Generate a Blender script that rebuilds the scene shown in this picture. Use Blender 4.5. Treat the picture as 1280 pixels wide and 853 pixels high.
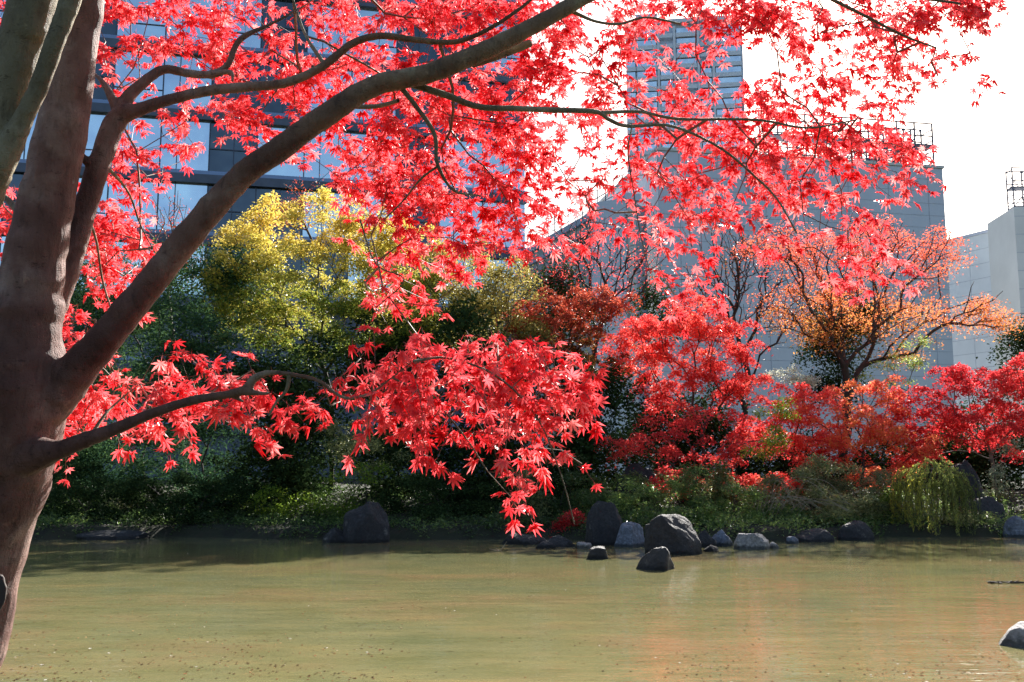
import bpy, bmesh, math, random
import numpy as np
from mathutils import Vector, noise

# ------------------------------------------------------------------ scene, camera, sky, sun
for o in list(bpy.data.objects):
    bpy.data.objects.remove(o)
S = bpy.context.scene
R = math.radians
H = 1.8                      # eye height above the water
PITCH = R(7.5)
FPX = 1280 * 35 / 36
cam_d = bpy.data.cameras.new("camera")
cam = bpy.data.objects.new("camera", cam_d)
S.collection.objects.link(cam)
cam_d.lens = 35; cam_d.sensor_width = 36; cam_d.clip_end = 6000; cam_d.clip_start = 0.05
cam.location = (0, 0, H)
cam.rotation_euler = (math.pi / 2 + PITCH, 0, 0)
S.camera = cam

SUN_EL, SUN_AZ = R(32), R(21)          # azimuth clockwise from +Y
W = bpy.data.worlds.new("World"); S.world = W; W.use_nodes = True
nt = W.node_tree; nt.nodes.clear()
sky = nt.nodes.new("ShaderNodeTexSky"); sky.sky_type = 'NISHITA'; sky.sun_disc = False
sky.sun_elevation = SUN_EL; sky.sun_rotation = SUN_AZ
sky.air_density = 1.0; sky.dust_density = 2.2; sky.ozone_density = 1.2
bg = nt.nodes.new("ShaderNodeBackground"); bg.inputs[1].default_value = 0.055
wo = nt.nodes.new("ShaderNodeOutputWorld")
nt.links.new(sky.outputs[0], bg.inputs[0]); nt.links.new(bg.outputs[0], wo.inputs[0])

sd = bpy.data.lights.new("sun", 'SUN'); sd.energy = 5.0; sd.angle = R(0.5); sd.color = (1.0, 0.95, 0.88)
sun = bpy.data.objects.new("sun", sd); S.collection.objects.link(sun)
SUNV = Vector((math.sin(SUN_AZ) * math.cos(SUN_EL), math.cos(SUN_AZ) * math.cos(SUN_EL), math.sin(SUN_EL)))
sun.rotation_euler = SUNV.to_track_quat('Z', 'Y').to_euler()
sun.location = (20, 20, 30)

S.view_settings.view_transform = 'Standard'; S.view_settings.look = 'None'
S.view_settings.gamma = 1; S.view_settings.use_curve_mapping = False
S.view_settings.exposure = 1.7
S.render.engine = 'CYCLES'
cy = S.cycles
cy.max_bounces = 7; cy.diffuse_bounces = 3; cy.glossy_bounces = 3; cy.transmission_bounces = 5
cy.transparent_max_bounces = 6; cy.sample_clamp_indirect = 6
cy.use_adaptive_sampling = True; cy.adaptive_threshold = 0.015
cy.use_denoising = True
cy.caustics_reflective = False; cy.caustics_refractive = False

rng = np.random.default_rng(7)
random.seed(7)
CP, SP = math.cos(PITCH), math.sin(PITCH)

def at(px, py, D):
    """world point seen at photo pixel (1280x853) at depth D along the view axis"""
    dx = (px - 640) / FPX; dy = -(py - 426.5) / FPX
    return np.array((D * dx, D * (CP - dy * SP), H + D * (SP + dy * CP)))

def onz(px, py, z=0.0):
    dx = (px - 640) / FPX; dy = -(py - 426.5) / FPX
    D = (z - H) / (SP + dy * CP)
    return np.array((D * dx, D * (CP - dy * SP), z))

def plane_pt(px, py, Y):
    """point on the upright plane y = Y"""
    dy = -(py - 426.5) / FPX
    D = Y / (CP - dy * SP)
    return at(px, py, D)

# ------------------------------------------------------------------ helpers
def link(o, parent=None):
    S.collection.objects.link(o)
    if parent is not None:
        o.parent = parent
        o.matrix_parent_inverse = parent.matrix_basis.inverted()
    return o

def tag(o, label=None, cat=None, group=None, kind=None):
    if label: o["label"] = label
    if cat: o["category"] = cat
    if group: o["group"] = group
    if kind: o["kind"] = kind
    return o

def thing(name, label, cat, loc, group=None):
    o = bpy.data.objects.new(name, None)
    o.empty_display_size = 0.3
    o.location = tuple(float(v) for v in loc)
    link(o); tag(o, label, cat, group)
    return o

def mesh_obj(name, verts, faces, mat, parent=None, smooth=False, tint=None):
    """verts (N,3); faces: array (M,k) or list of such arrays; tint per-vertex 0..1"""
    if not isinstance(faces, list): faces = [faces]
    faces = [np.asarray(f, dtype=np.int32) for f in faces if len(f)]
    verts = np.asarray(verts, dtype=np.float32)
    me = bpy.data.meshes.new(name)
    nl = sum(f.size for f in faces); nf = sum(len(f) for f in faces)
    me.vertices.add(len(verts)); me.vertices.foreach_set("co", verts.ravel())
    me.loops.add(nl); me.polygons.add(nf)
    me.loops.foreach_set("vertex_index", np.concatenate([f.ravel() for f in faces]))
    tot = np.concatenate([np.full(len(f), f.shape[1], np.int32) for f in faces])
    st = np.concatenate([[0], np.cumsum(tot)[:-1]]).astype(np.int32)
    me.polygons.foreach_set("loop_start", st)
    try: me.polygons.foreach_set("loop_total", tot)
    except Exception: pass
    if tint is not None:
        a = me.attributes.new("tint", 'FLOAT', 'POINT')
        a.data.foreach_set("value", np.asarray(tint, dtype=np.float32))
    me.update(calc_edges=True)
    me.polygons.foreach_set("use_smooth", np.full(nf, bool(smooth)))
    me.materials.append(mat)
    o = bpy.data.objects.new(name, me)
    link(o, parent)
    return o

class Geo:
    """collects boxes and tubes, then becomes ONE mesh"""
    def __init__(s): s.v = []; s.f4 = []; s.n = 0
    def add(s, v, f):
        v = np.asarray(v, float); s.v.append(v); s.f4.append(np.asarray(f, int) + s.n); s.n += len(v)
    def hexa(s, p):           # p: 8 points, bottom 0-3 ccw, top 4-7
        s.add(p, [[0, 3, 2, 1], [4, 5, 6, 7], [0, 1, 5, 4], [1, 2, 6, 5], [2, 3, 7, 6], [3, 0, 4, 7]])
    def tube(s, a, b, r0, r1=None, n=5):
        v, f = cones(np.array([a], float), np.array([b], float), np.array([r0]), np.array([r0 if r1 is None else r1]), n)
        s.add(v, f)
    def build(s, name, mat, parent=None, smooth=False):
        return mesh_obj(name, np.concatenate(s.v), np.concatenate(s.f4), mat, parent, smooth)

def cones(A, B, r0, r1, n=5):
    d = B - A; L = np.linalg.norm(d, axis=1, keepdims=True) + 1e-9; d = d / L
    ref = np.where(np.abs(d[:, 2:3]) > 0.9, np.array([[1., 0, 0]]), np.array([[0, 0, 1.]]))
    u = np.cross(d, ref); u /= np.linalg.norm(u, axis=1, keepdims=True)
    w = np.cross(d, u)
    t = np.arange(n) * 2 * np.pi / n
    ring = u[:, None, :] * np.cos(t)[None, :, None] + w[:, None, :] * np.sin(t)[None, :, None]
    a = A[:, None, :] + ring * np.asarray(r0)[:, None, None]
    b = B[:, None, :] + ring * np.asarray(r1)[:, None, None]
    V = np.concatenate([a, b], axis=1).reshape(-1, 3)
    k = np.arange(n); k2 = (k + 1) % n
    f = np.stack([k, k2, k2 + n, k + n], axis=1)
    F = (f[None] + (np.arange(len(A)) * 2 * n)[:, None, None]).reshape(-1, 4)
    return V, F

def spline(P, m=10):
    P = np.asarray(P, float)
    Q = np.vstack([2 * P[0] - P[1], P, 2 * P[-1] - P[-2]])
    out = []
    for i in range(1, len(Q) - 2):
        p0, p1, p2, p3 = Q[i - 1], Q[i], Q[i + 1], Q[i + 2]
        for t in np.linspace(0, 1, m, endpoint=False):
            out.append(0.5 * ((2 * p1) + (-p0 + p2) * t + (2 * p0 - 5 * p1 + 4 * p2 - p3) * t * t + (-p0 + 3 * p1 - 3 * p2 + p3) * t ** 3))
    out.append(Q[-2])
    return np.array(out)

def sweep(C, Rr, n=18, lump=0.0, seed=0.0):
    """closed tube along points C with radii Rr; returns verts, quads"""
    C = np.asarray(C, float); m = len(C)
    T = np.gradient(C, axis=0); T /= np.linalg.norm(T, axis=1, keepdims=True)
    u = np.cross(T[0], (0.13, 1, 0.21)); u /= np.linalg.norm(u)
    V = []
    ang = np.arange(n) * 2 * np.pi / n
    for i in range(m):
        u = u - T[i] * np.dot(u, T[i]); u /= np.linalg.norm(u); w = np.cross(T[i], u)
        rr = np.full(n, Rr[i])
        if lump:
            for k in range(n):
                p = C[i] + (u * math.cos(ang[k]) + w * math.sin(ang[k])) * Rr[i]
                rr[k] *= 1 + lump * (noise.noise(Vector(p * (0.55 / max(Rr[i], .01))) + Vector((seed, 0, 0)))
                                    + 0.5 * noise.noise(Vector(p * (1.5 / max(Rr[i], .01))) + Vector((seed, 9, 0))))
        V.append(C[i] + (np.cos(ang)[:, None] * u + np.sin(ang)[:, None] * w) * rr[:, None])
    V = np.concatenate(V)
    F = []
    for i in range(m - 1):
        for k in range(n):
            a = i * n + k; b = i * n + (k + 1) % n
            F.append((a, b, b + n, a + n))
    caps = [list(range(n))[::-1], list(range((m - 1) * n, m * n))]
    return V, np.array(F), caps

def add_sweep(bm, C, Rr, n=18, lump=0.0, seed=0.0):
    V, F, caps = sweep(C, Rr, n, lump, seed)
    vs = [bm.verts.new(p) for p in V]
    for f in F: bm.faces.new([vs[i] for i in f])
    for c in caps: bm.faces.new([vs[i] for i in c])

# ------------------------------------------------------------------ materials
def mat(name):
    m = bpy.data.materials.new(name); m.use_nodes = True
    t = m.node_tree; t.nodes.clear()
    return m, t, t.nodes.new("ShaderNodeOutputMaterial")
def nd(t, typ, **kw):
    n = t.nodes.new(typ)
    for k, v in kw.items():
        if k.startswith("_"): setattr(n, k[1:], v)
        else: n.inputs[k.replace("__", " ")].default_value = v
    return n
def L(t, a, b): t.links.new(a, b)
def ramp(t, fac, stops):
    r = t.nodes.new("ShaderNodeValToRGB"); e = r.color_ramp.elements
    while len(e) < len(stops): e.new(0.5)
    for i, (p, c) in enumerate(stops):
        e[i].position = p; e[i].color = (*c, 1) if len(c) == 3 else c
    L(t, fac, r.inputs[0]); return r
def noise_n(t, scale, detail=4, rough=0.55, vec=None, stretch=None):
    n = nd(t, "ShaderNodeTexNoise", Scale=scale, Detail=detail, Roughness=rough)
    tc = t.nodes.new("ShaderNodeNewGeometry")
    src = tc.outputs["Position"]
    if stretch:
        mp = t.nodes.new("ShaderNodeMapping"); mp.inputs["Scale"].default_value = stretch
        L(t, src, mp.inputs[0]); src = mp.outputs[0]
    L(t, src, n.inputs["Vector"]); return n

def leaf_mat(name, stops, transl=0.5, rough=0.4, spec=0.4, boost=1.0):
    m, t, out = mat(name)
    at_ = t.nodes.new("ShaderNodeAttribute"); at_.attribute_name = "tint"
    r = ramp(t, at_.outputs["Fac"], stops)
    p = nd(t, "ShaderNodeBsdfPrincipled", Roughness=rough)
    p.inputs["Specular IOR Level"].default_value = spec
    L(t, r.outputs[0], p.inputs["Base Color"])
    tr = t.nodes.new("ShaderNodeBsdfTranslucent")
    if boost != 1.0:
        hs = nd(t, "ShaderNodeHueSaturation", Value=boost, Saturation=1.0); L(t, r.outputs[0], hs.inputs["Color"])
        L(t, hs.outputs[0], tr.inputs[0])
    else: L(t, r.outputs[0], tr.inputs[0])
    mx = nd(t, "ShaderNodeMixShader", Fac=transl)
    L(t, p.outputs[0], mx.inputs[1]); L(t, tr.outputs[0], mx.inputs[2]); L(t, mx.outputs[0], out.inputs[0])
    return m

def solid(name, col, rough=0.6, metal=0.0, var=0.0, scale=3.0, bump=0.0, spec=0.5, stretch=None):
    m, t, out = mat(name)
    p = nd(t, "ShaderNodeBsdfPrincipled", Roughness=rough, Metallic=metal)
    p.inputs["Specular IOR Level"].default_value = spec
    p.inputs["Base Color"].default_value = (*col, 1)
    if var or bump:
        n = noise_n(t, scale, 6, 0.6, stretch=stretch)
        if var:
            a = tuple(max(0, c * (1 - var)) for c in col); b = tuple(min(1, c * (1 + var)) for c in col)
            r = ramp(t, n.outputs[0], [(0.3, a), (0.7, b)]); L(t, r.outputs[0], p.inputs["Base Color"])
        if bump:
            bp = nd(t, "ShaderNodeBump", Strength=1.0, Distance=bump); L(t, n.outputs[0], bp.inputs["Height"]); L(t, bp.outputs[0], p.inputs["Normal"])
    L(t, p.outputs[0], out.inputs[0])
    return m

def bark_mat(name, c0, c1, c2, scale=1.0, bump=0.011):
    m, t, out = mat(name)
    p = nd(t, "ShaderNodeBsdfPrincipled", Roughness=0.72)
    p.inputs["Specular IOR Level"].default_value = 0.35
    n1 = noise_n(t, 5 * scale, 5, 0.6)
    n2 = noise_n(t, 42 * scale, 5, 0.7, stretch=(1, 1, 0.35))
    n3 = noise_n(t, 260 * scale, 3, 0.6)
    r1 = ramp(t, n1.outputs[0], [(0.32, c0), (0.52, c1), (0.7, c2)])
    r2 = ramp(t, n2.outputs[0], [(0.3, (0.5, 0.5, 0.5)), (0.48, (0.95, 0.95, 0.95)), (0.62, (1.0, 1.0, 1.0)), (0.75, (1.35, 1.33, 1.28))])
    mx = nd(t, "ShaderNodeMix", _data_type='RGBA', _blend_type='MULTIPLY'); mx.inputs[0].default_value = 1.0
    L(t, r1.outputs[0], mx.inputs[6]); L(t, r2.outputs[0], mx.inputs[7]); L(t, mx.outputs[2], p.inputs["Base Color"])
    ad = nd(t, "ShaderNodeMath", _operation='ADD'); ml = nd(t, "ShaderNodeMath", _operation='MULTIPLY'); ml.inputs[1].default_value = 0.3
    L(t, n3.outputs[0], ml.inputs[0]); L(t, n2.outputs[0], ad.inputs[0]); L(t, ml.outputs[0], ad.inputs[1])
    n4 = noise_n(t, 16 * scale, 7, 0.75); r4 = ramp(t, n4.outputs[0], [(0.60, (1, 1, 1)), (0.66, (1.7, 1.75, 1.65)), (0.8, (1.9, 1.95, 1.8))])
    r5 = ramp(t, noise_n(t, 24 * scale, 4, 0.8, stretch=(1, 1, 2.6)).outputs[0], [(0.33, (0.35, 0.33, 0.32)), (0.40, (1, 1, 1))])
    for rx_ in (r4, r5):
        mz = nd(t, "ShaderNodeMix", _data_type='RGBA', _blend_type='MULTIPLY'); mz.inputs[0].default_value = 0.8
        L(t, p.inputs["Base Color"].links[0].from_socket, mz.inputs[6]); L(t, rx_.outputs[0], mz.inputs[7]); L(t, mz.outputs[2], p.inputs["Base Color"])
    b = nd(t, "ShaderNodeBump", Strength=1.0, Distance=bump); L(t, ad.outputs[0], b.inputs["Height"]); L(t, b.outputs[0], p.inputs["Normal"])
    L(t, p.outputs[0], out.inputs[0]); return m

M = {}
M['bark'] = bark_mat("bark_brown", (0.11, 0.065, 0.055), (0.19, 0.12, 0.10), (0.30, 0.22, 0.18))
M['bark_olive'] = bark_mat("bark_olive", (0.12, 0.10, 0.055), (0.23, 0.20, 0.12), (0.38, 0.34, 0.23))
M['twig'] = solid("twig", (0.20, 0.12, 0.075), 0.6, var=0.3, scale=30)
M['far_bark'] = solid("dark_bark", (0.055, 0.042, 0.036), 0.8, var=0.4, scale=6)
M['far_bark_pale'] = solid("grey_bark", (0.16, 0.14, 0.125), 0.8, var=0.4, scale=6)
M['maple_leaf'] = leaf_mat("maple_leaf_red", [(0.0, (0.76, 0.022, 0.032)), (0.35, (0.88, 0.075, 0.09)), (0.7, (0.93, 0.15, 0.165)), (1.0, (0.95, 0.27, 0.26))], 0.65, 0.36, 0.5, 1.08)  # pink stops paint blown-out sunlight into the leaf colour
M['red'] = leaf_mat("far_maple_red", [(0.0, (0.52, 0.02, 0.035)), (0.5, (0.84, 0.09, 0.085)), (0.85, (0.90, 0.21, 0.13)), (1.0, (0.80, 0.30, 0.10))], 0.6, 0.5, 0.3, 1.1)
M['redgreen'] = leaf_mat("far_maple_turning", [(0.0, (0.10, 0.10, 0.02)), (0.3, (0.28, 0.10, 0.03)), (0.6, (0.52, 0.07, 0.045)), (1.0, (0.66, 0.16, 0.08))], 0.5)
M['orange'] = leaf_mat("orange_leaves", [(0.0, (0.42, 0.27, 0.06)), (0.3, (0.62, 0.25, 0.07)), (0.6, (0.72, 0.19, 0.08)), (1.0, (0.70, 0.13, 0.08))], 0.6, 0.5, 0.3, 1.1)
M['yellow'] = leaf_mat("yellow_leaves", [(0.0, (0.08, 0.15, 0.025)), (0.3, (0.28, 0.33, 0.05)), (0.6, (0.56, 0.48, 0.09)), (1.0, (0.84, 0.64, 0.15))], 0.52)
M['paleyellow'] = leaf_mat("pale_yellow_leaves", [(0.0, (0.06, 0.08, 0.02)), (0.4, (0.22, 0.21, 0.05)), (0.75, (0.42, 0.34, 0.10)), (1.0, (0.60, 0.50, 0.13))], 0.5)
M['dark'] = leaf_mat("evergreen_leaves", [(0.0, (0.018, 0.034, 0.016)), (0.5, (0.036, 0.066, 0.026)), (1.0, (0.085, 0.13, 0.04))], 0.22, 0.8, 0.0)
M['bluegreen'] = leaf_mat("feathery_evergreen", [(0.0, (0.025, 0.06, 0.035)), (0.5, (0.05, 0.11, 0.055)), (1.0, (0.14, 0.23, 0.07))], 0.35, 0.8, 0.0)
M['green'] = leaf_mat("shrub_green", [(0.0, (0.045, 0.08, 0.025)), (0.5, (0.14, 0.22, 0.06)), (1.0, (0.38, 0.48, 0.12))], 0.5, .35, .6, 1.5)
M['lime'] = leaf_mat("shrub_lime", [(0.0, (0.06, 0.12, 0.015)), (0.5, (0.19, 0.30, 0.03)), (1.0, (0.42, 0.50, 0.06))], 0.5)
M['olive'] = leaf_mat("shrub_olive", [(0.0, (0.08, 0.10, 0.04)), (0.5, (0.22, 0.25, 0.10)), (0.85, (0.45, 0.44, 0.22)), (1.0, (0.66, 0.60, 0.22))], 0.5, .35, .6, 1.5)
M['pale'] = leaf_mat("shrub_variegated", [(0.0, (0.08, 0.12, 0.05)), (0.45, (0.35, 0.40, 0.25)), (1.0, (0.72, 0.74, 0.60))], 0.45)
M['willow'] = leaf_mat("willow_leaves", [(0.0, (0.10, 0.14, 0.04)), (0.5, (0.28, 0.33, 0.09)), (1.0, (0.78, 0.70, 0.10))], 0.5, .4, .4, 1.15)
M['straw'] = solid("dry_straw", (0.30, 0.25, 0.17), 0.7, var=0.3, scale=5)

# rock
def rock_mat(name, c0, c1, c2, lich=0.62):
    m, t, out = mat(name)
    p = nd(t, "ShaderNodeBsdfPrincipled", Roughness=0.7)
    n1 = noise_n(t, 2.2, 7, 0.65); n2 = noise_n(t, 14, 8, 0.7)
    r = ramp(t, n1.outputs[0], [(0.3, c0), (0.5, c1), (lich, c1), (lich + 0.08, c2)])
    r2 = ramp(t, n2.outputs[0], [(0.3, (0.45, 0.45, 0.45)), (0.5, (1.0, 1.0, 1.0)), (0.6, (1.3, 1.3, 1.3)), (0.7, (2.6, 2.5, 2.3))])
    mx = nd(t, "ShaderNodeMix", _data_type='RGBA', _blend_type='MULTIPLY'); mx.inputs[0].default_value = 1.0
    L(t, r.outputs[0], mx.inputs[6]); L(t, r2.outputs[0], mx.inputs[7])
    gg = t.nodes.new("ShaderNodeNewGeometry"); sp = t.nodes.new("ShaderNodeSeparateXYZ"); L(t, gg.outputs["Position"], sp.inputs[0])
    wr = nd(t, "ShaderNodeMath", _operation='MULTIPLY_ADD'); wr.inputs[1].default_value = 0.10; L(t, n2.outputs[0], wr.inputs[0]); L(t, sp.outputs[2], wr.inputs[2])
    wl = ramp(t, wr.outputs[0], [(0.10, (0.3, 0.3, 0.27)), (0.15, (1, 1, 1))])
    m3 = nd(t, "ShaderNodeMix", _data_type='RGBA', _blend_type='MULTIPLY'); m3.inputs[0].default_value = 1.0
    L(t, mx.outputs[2], m3.inputs[6]); L(t, wl.outputs[0], m3.inputs[7]); L(t, m3.outputs[2], p.inputs["Base Color"])
    b = nd(t, "ShaderNodeBump", Strength=1, Distance=0.08); L(t, n2.outputs[0], b.inputs["Height"]); L(t, b.outputs[0], p.inputs["Normal"])
    L(t, p.outputs[0], out.inputs[0]); return m
M['rock_dark'] = rock_mat("rock_dark", (0.016, 0.016, 0.02), (0.035, 0.034, 0.038), (0.16, 0.15, 0.14))
M['rock_grey'] = rock_mat("rock_grey", (0.10, 0.12, 0.16), (0.17, 0.195, 0.25), (0.26, 0.28, 0.33), 0.7)
M['rock_pale'] = rock_mat("rock_pale", (0.14, 0.13, 0.13), (0.30, 0.29, 0.29), (0.5, 0.49, 0.47), 0.6)

# ------------------------------------------------------------------ ground and water
def shore_y(x):
    y = 27.6 + 0.35 * np.sin(x * 0.55) + 0.25 * np.sin(x * 1.3 + 1.0) + 0.12 * np.sin(x * 3.1)
    y = y - 1.6 * np.exp(-((x - 4.5) / 3.2) ** 2) + 0.8 * np.exp(-((x - 12) / 4.0) ** 2)
    return y
xs = np.unique(np.concatenate([np.linspace(-26, 26, 209), np.sign(np.linspace(-1, 1, 81)) * (26 + 1774 * np.abs(np.linspace(-1, 1, 81)) ** 3)]))
ys = np.unique(np.concatenate([np.linspace(-8, 8, 33), np.linspace(8, 24, 17), np.linspace(24, 44, 101), 44 + 2500 * np.linspace(0, 1, 45) ** 3, -8 - 900 * np.linspace(0, 1, 20) ** 3]))
X, Y = np.meshgrid(xs, ys)
Ys = shore_y(X)
d = np.minimum(Y - 4.6, Ys - Y)                   # >0 inside the pond
side = np.minimum(X + 46, 44 - X); d = np.minimum(d, side)
def sstep(a, b, v):
    t = np.clip((v - a) / (b - a), 0, 1); return t * t * (3 - 2 * t)
land = 0.30 + 0.9 * sstep(0.5, 7, -d) * (Y > 15) + 0.06 * np.sin(X * 1.7) * np.sin(Y * 1.3)
Z = np.where(d > 0, -0.7 * sstep(0, 0.8, d), 0.0) + np.where(d <= 0, land * sstep(-0.02, 0.35, -d), 0)
nx, ny = len(xs), len(ys)
idx = np.arange(nx * ny).reshape(ny, nx)
F = np.stack([idx[:-1, :-1], idx[:-1, 1:], idx[1:, 1:], idx[1:, :-1]], axis=-1).reshape(-1, 4)
m, t, out = mat("soil")
p = nd(t, "ShaderNodeBsdfPrincipled", Roughness=0.95)
n1 = noise_n(t, 1.3, 6, 0.7); n2 = noise_n(t, 22, 5, 0.7)
r = ramp(t, n1.outputs[0], [(0.35, (0.025, 0.021, 0.016)), (0.5, (0.035, 0.04, 0.02)), (0.65, (0.05, 0.04, 0.025))])
L(t, r.outputs[0], p.inputs["Base Color"])
b = nd(t, "ShaderNodeBump", Strength=1, Distance=0.06); L(t, n2.outputs[0], b.inputs["Height"]); L(t, b.outputs[0], p.inputs["Normal"])
L(t, p.outputs[0], out.inputs[0])
g = mesh_obj("ground", np.stack([X, Y, Z], -1).reshape(-1, 3), F, m, smooth=True)
tag(g, kind="structure")

def groundz(x, y):
    yy = float(shore_y(np.array(x))); dd = min(y - 4.6, yy - y)
    if dd > 0: return -0.7 * float(sstep(0, 0.8, dd))
    return float((0.30 + (0.9 * sstep(0.5, 7, -dd) if y > 15 else 0)) * sstep(-0.02, 0.35, -dd))

m, t, out = mat("pond_water")
p = nd(t, "ShaderNodeBsdfPrincipled", Roughness=0.025)
p.inputs["IOR"].default_value = 1.6
n1 = noise_n(t, 0.22, 5, 0.65, stretch=(0.9, 1.2, 1)); n2 = noise_n(t, 1.1, 6, 0.65, stretch=(0.6, 1.6, 1)); n4 = noise_n(t, 9, 5, 0.75, stretch=(0.6, 1.3, 1))
r = ramp(t, n1.outputs[0], [(0.36, (0.165, 0.168, 0.085)), (0.5, (0.20, 0.183, 0.085)), (0.62, (0.235, 0.176, 0.088))])
r2 = ramp(t, n2.outputs[0], [(0.3, (0.78, 0.82, 0.75)), (0.55, (1.0, 1.0, 1.0)), (0.75, (1.22, 1.1, 1.0))])
r4 = ramp(t, n4.outputs[0], [(0.30, (0.45, 0.36, 0.30)), (0.41, (1, 1, 1)), (0.62, (1.02, 1.02, 1.02)), (0.72, (1.3, 1.3, 1.3))])
mx = nd(t, "ShaderNodeMix", _data_type='RGBA', _blend_type='MULTIPLY'); mx.inputs[0].default_value = 1.0
mx2 = nd(t, "ShaderNodeMix", _data_type='RGBA', _blend_type='MULTIPLY'); mx2.inputs[0].default_value = 1.0
L(t, r.outputs[0], mx.inputs[6]); L(t, r2.outputs[0], mx.inputs[7]); L(t, mx.outputs[2], mx2.inputs[6]); L(t, r4.outputs[0], mx2.inputs[7])
L(t, mx2.outputs[2], p.inputs["Base Color"])
n3 = noise_n(t, 2.6, 3, 0.5, stretch=(0.5, 1.8, 1)); n5 = noise_n(t, 11, 2, 0.5, stretch=(0.6, 1.5, 1))
ad = nd(t, "ShaderNodeMath", _operation='MULTIPLY_ADD'); ad.inputs[1].default_value = 0.34
L(t, n5.outputs[0], ad.inputs[0]); L(t, n3.outputs[0], ad.inputs[2])
b = nd(t, "ShaderNodeBump", Strength=1, Distance=0.0075); L(t, ad.outputs[0], b.inputs["Height"]); L(t, b.outputs[0], p.inputs["Normal"])
L(t, p.outputs[0], out.inputs[0])
wx = np.linspace(-46.5, 44.5, 30); wy = np.linspace(4.0, 30.5, 12)
WX, WY = np.meshgrid(wx, wy); idx = np.arange(WX.size).reshape(WX.shape)
F = np.stack([idx[:-1, :-1], idx[:-1, 1:], idx[1:, 1:], idx[1:, :-1]], axis=-1).reshape(-1, 4)
w = mesh_obj("pond_water", np.stack([WX, WY, np.zeros_like(WX)], -1).reshape(-1, 3), F, m)
tag(w, kind="structure")

# ------------------------------------------------------------------ buildings
def facade_frame(p0, p1):
    p0 = np.array(p0[:2], float); p1 = np.array(p1[:2], float)
    Lw = np.linalg.norm(p1 - p0); u = (p1 - p0) / Lw; n = np.array((u[1], -u[0]))     # n points towards the camera side
    return p0, u, n, Lw
class Facade:
    def __init__(s, p0, p1): s.p0, s.u, s.n, s.L = facade_frame(p0, p1)
    def pt(s, u, d, z):
        q = s.p0 + s.u * u + s.n * d; return (q[0], q[1], z)
    def box(s, g, u0, u1, d0, d1, z0, z1):      # d grows outwards from the wall face
        g.hexa([s.pt(u0, d1, z0), s.pt(u1, d1, z0), s.pt(u1, d0, z0), s.pt(u0, d0, z0),
                s.pt(u0, d1, z1), s.pt(u1, d1, z1), s.pt(u1, d0, z1), s.pt(u0, d0, z1)])

def glass(name, col, rough=0.03, metal=0.85, wav=0.0):
    m, t, out = mat(name)
    p = nd(t, "ShaderNodeBsdfPrincipled", Roughness=rough, Metallic=metal)
    n = noise_n(t, 0.35, 3)
    r = ramp(t, n.outputs[0], [(0.3, tuple(c * 0.8 for c in col)), (0.7, tuple(min(1, c * 1.15) for c in col))])
    L(t, r.outputs[0], p.inputs["Base Color"]); L(t, p.outputs[0], out.inputs[0])
    if wav:
        n2 = noise_n(t, 0.25, 2); b = nd(t, "ShaderNodeBump", Strength=1, Distance=wav)
        L(t, n2.outputs[0], b.inputs["Height"]); L(t, b.outputs[0], p.inputs["Normal"])
    return m
M['glass_blue'] = glass("coated_blue_glass", (0.66, 0.82, 1.0))
M['glass_dark'] = glass("dark_glass", (0.10, 0.13, 0.16), 0.04, 0.7, 0.15)
M['slab'] = solid("dark_slab", (0.10, 0.13, 0.19), 0.5, var=0.2, scale=1)
M['slab_blue'] = solid("blue_grey_metal", (0.22, 0.32, 0.52), 0.4, 0.3)
M['mullion'] = solid("mullion", (0.06, 0.08, 0.13), 0.4)
M['far_concrete'] = solid("tower_cladding", (0.80, 0.87, 0.96), 0.7)  # haze over the distant tower is put into these near-white colours
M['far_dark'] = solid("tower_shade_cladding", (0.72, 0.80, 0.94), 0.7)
M['far_glass'] = glass("tower_glass", (0.75, 0.88, 1.0), 0.1, 0.8)
M['far_white'] = solid("tower_railing", (0.62, 0.66, 0.76), 0.6)
def panel_mat(name, col, rough, metal=0.0, w=3.4, h=0.9, jd=0.5):
    m = solid(name, col, rough, metal, var=0.08, scale=0.25)
    return m
M['panel'] = panel_mat("grey_panel", (0.62, 0.66, 0.72), 0.3, 0.2)
M['panel_light'] = panel_mat("light_panel", (0.74, 0.75, 0.72), 0.5)
M['panel_pale'] = panel_mat("pale_panel", (0.80, 0.85, 0.88), 0.4)
M['joint'] = solid("panel_joint", (0.48, 0.52, 0.58), 0.7)
M['steel'] = solid("scaffold_steel", (0.10, 0.115, 0.17), 0.6)
M['plank'] = solid("scaffold_plank", (0.16, 0.18, 0.24), 0.7)

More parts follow.
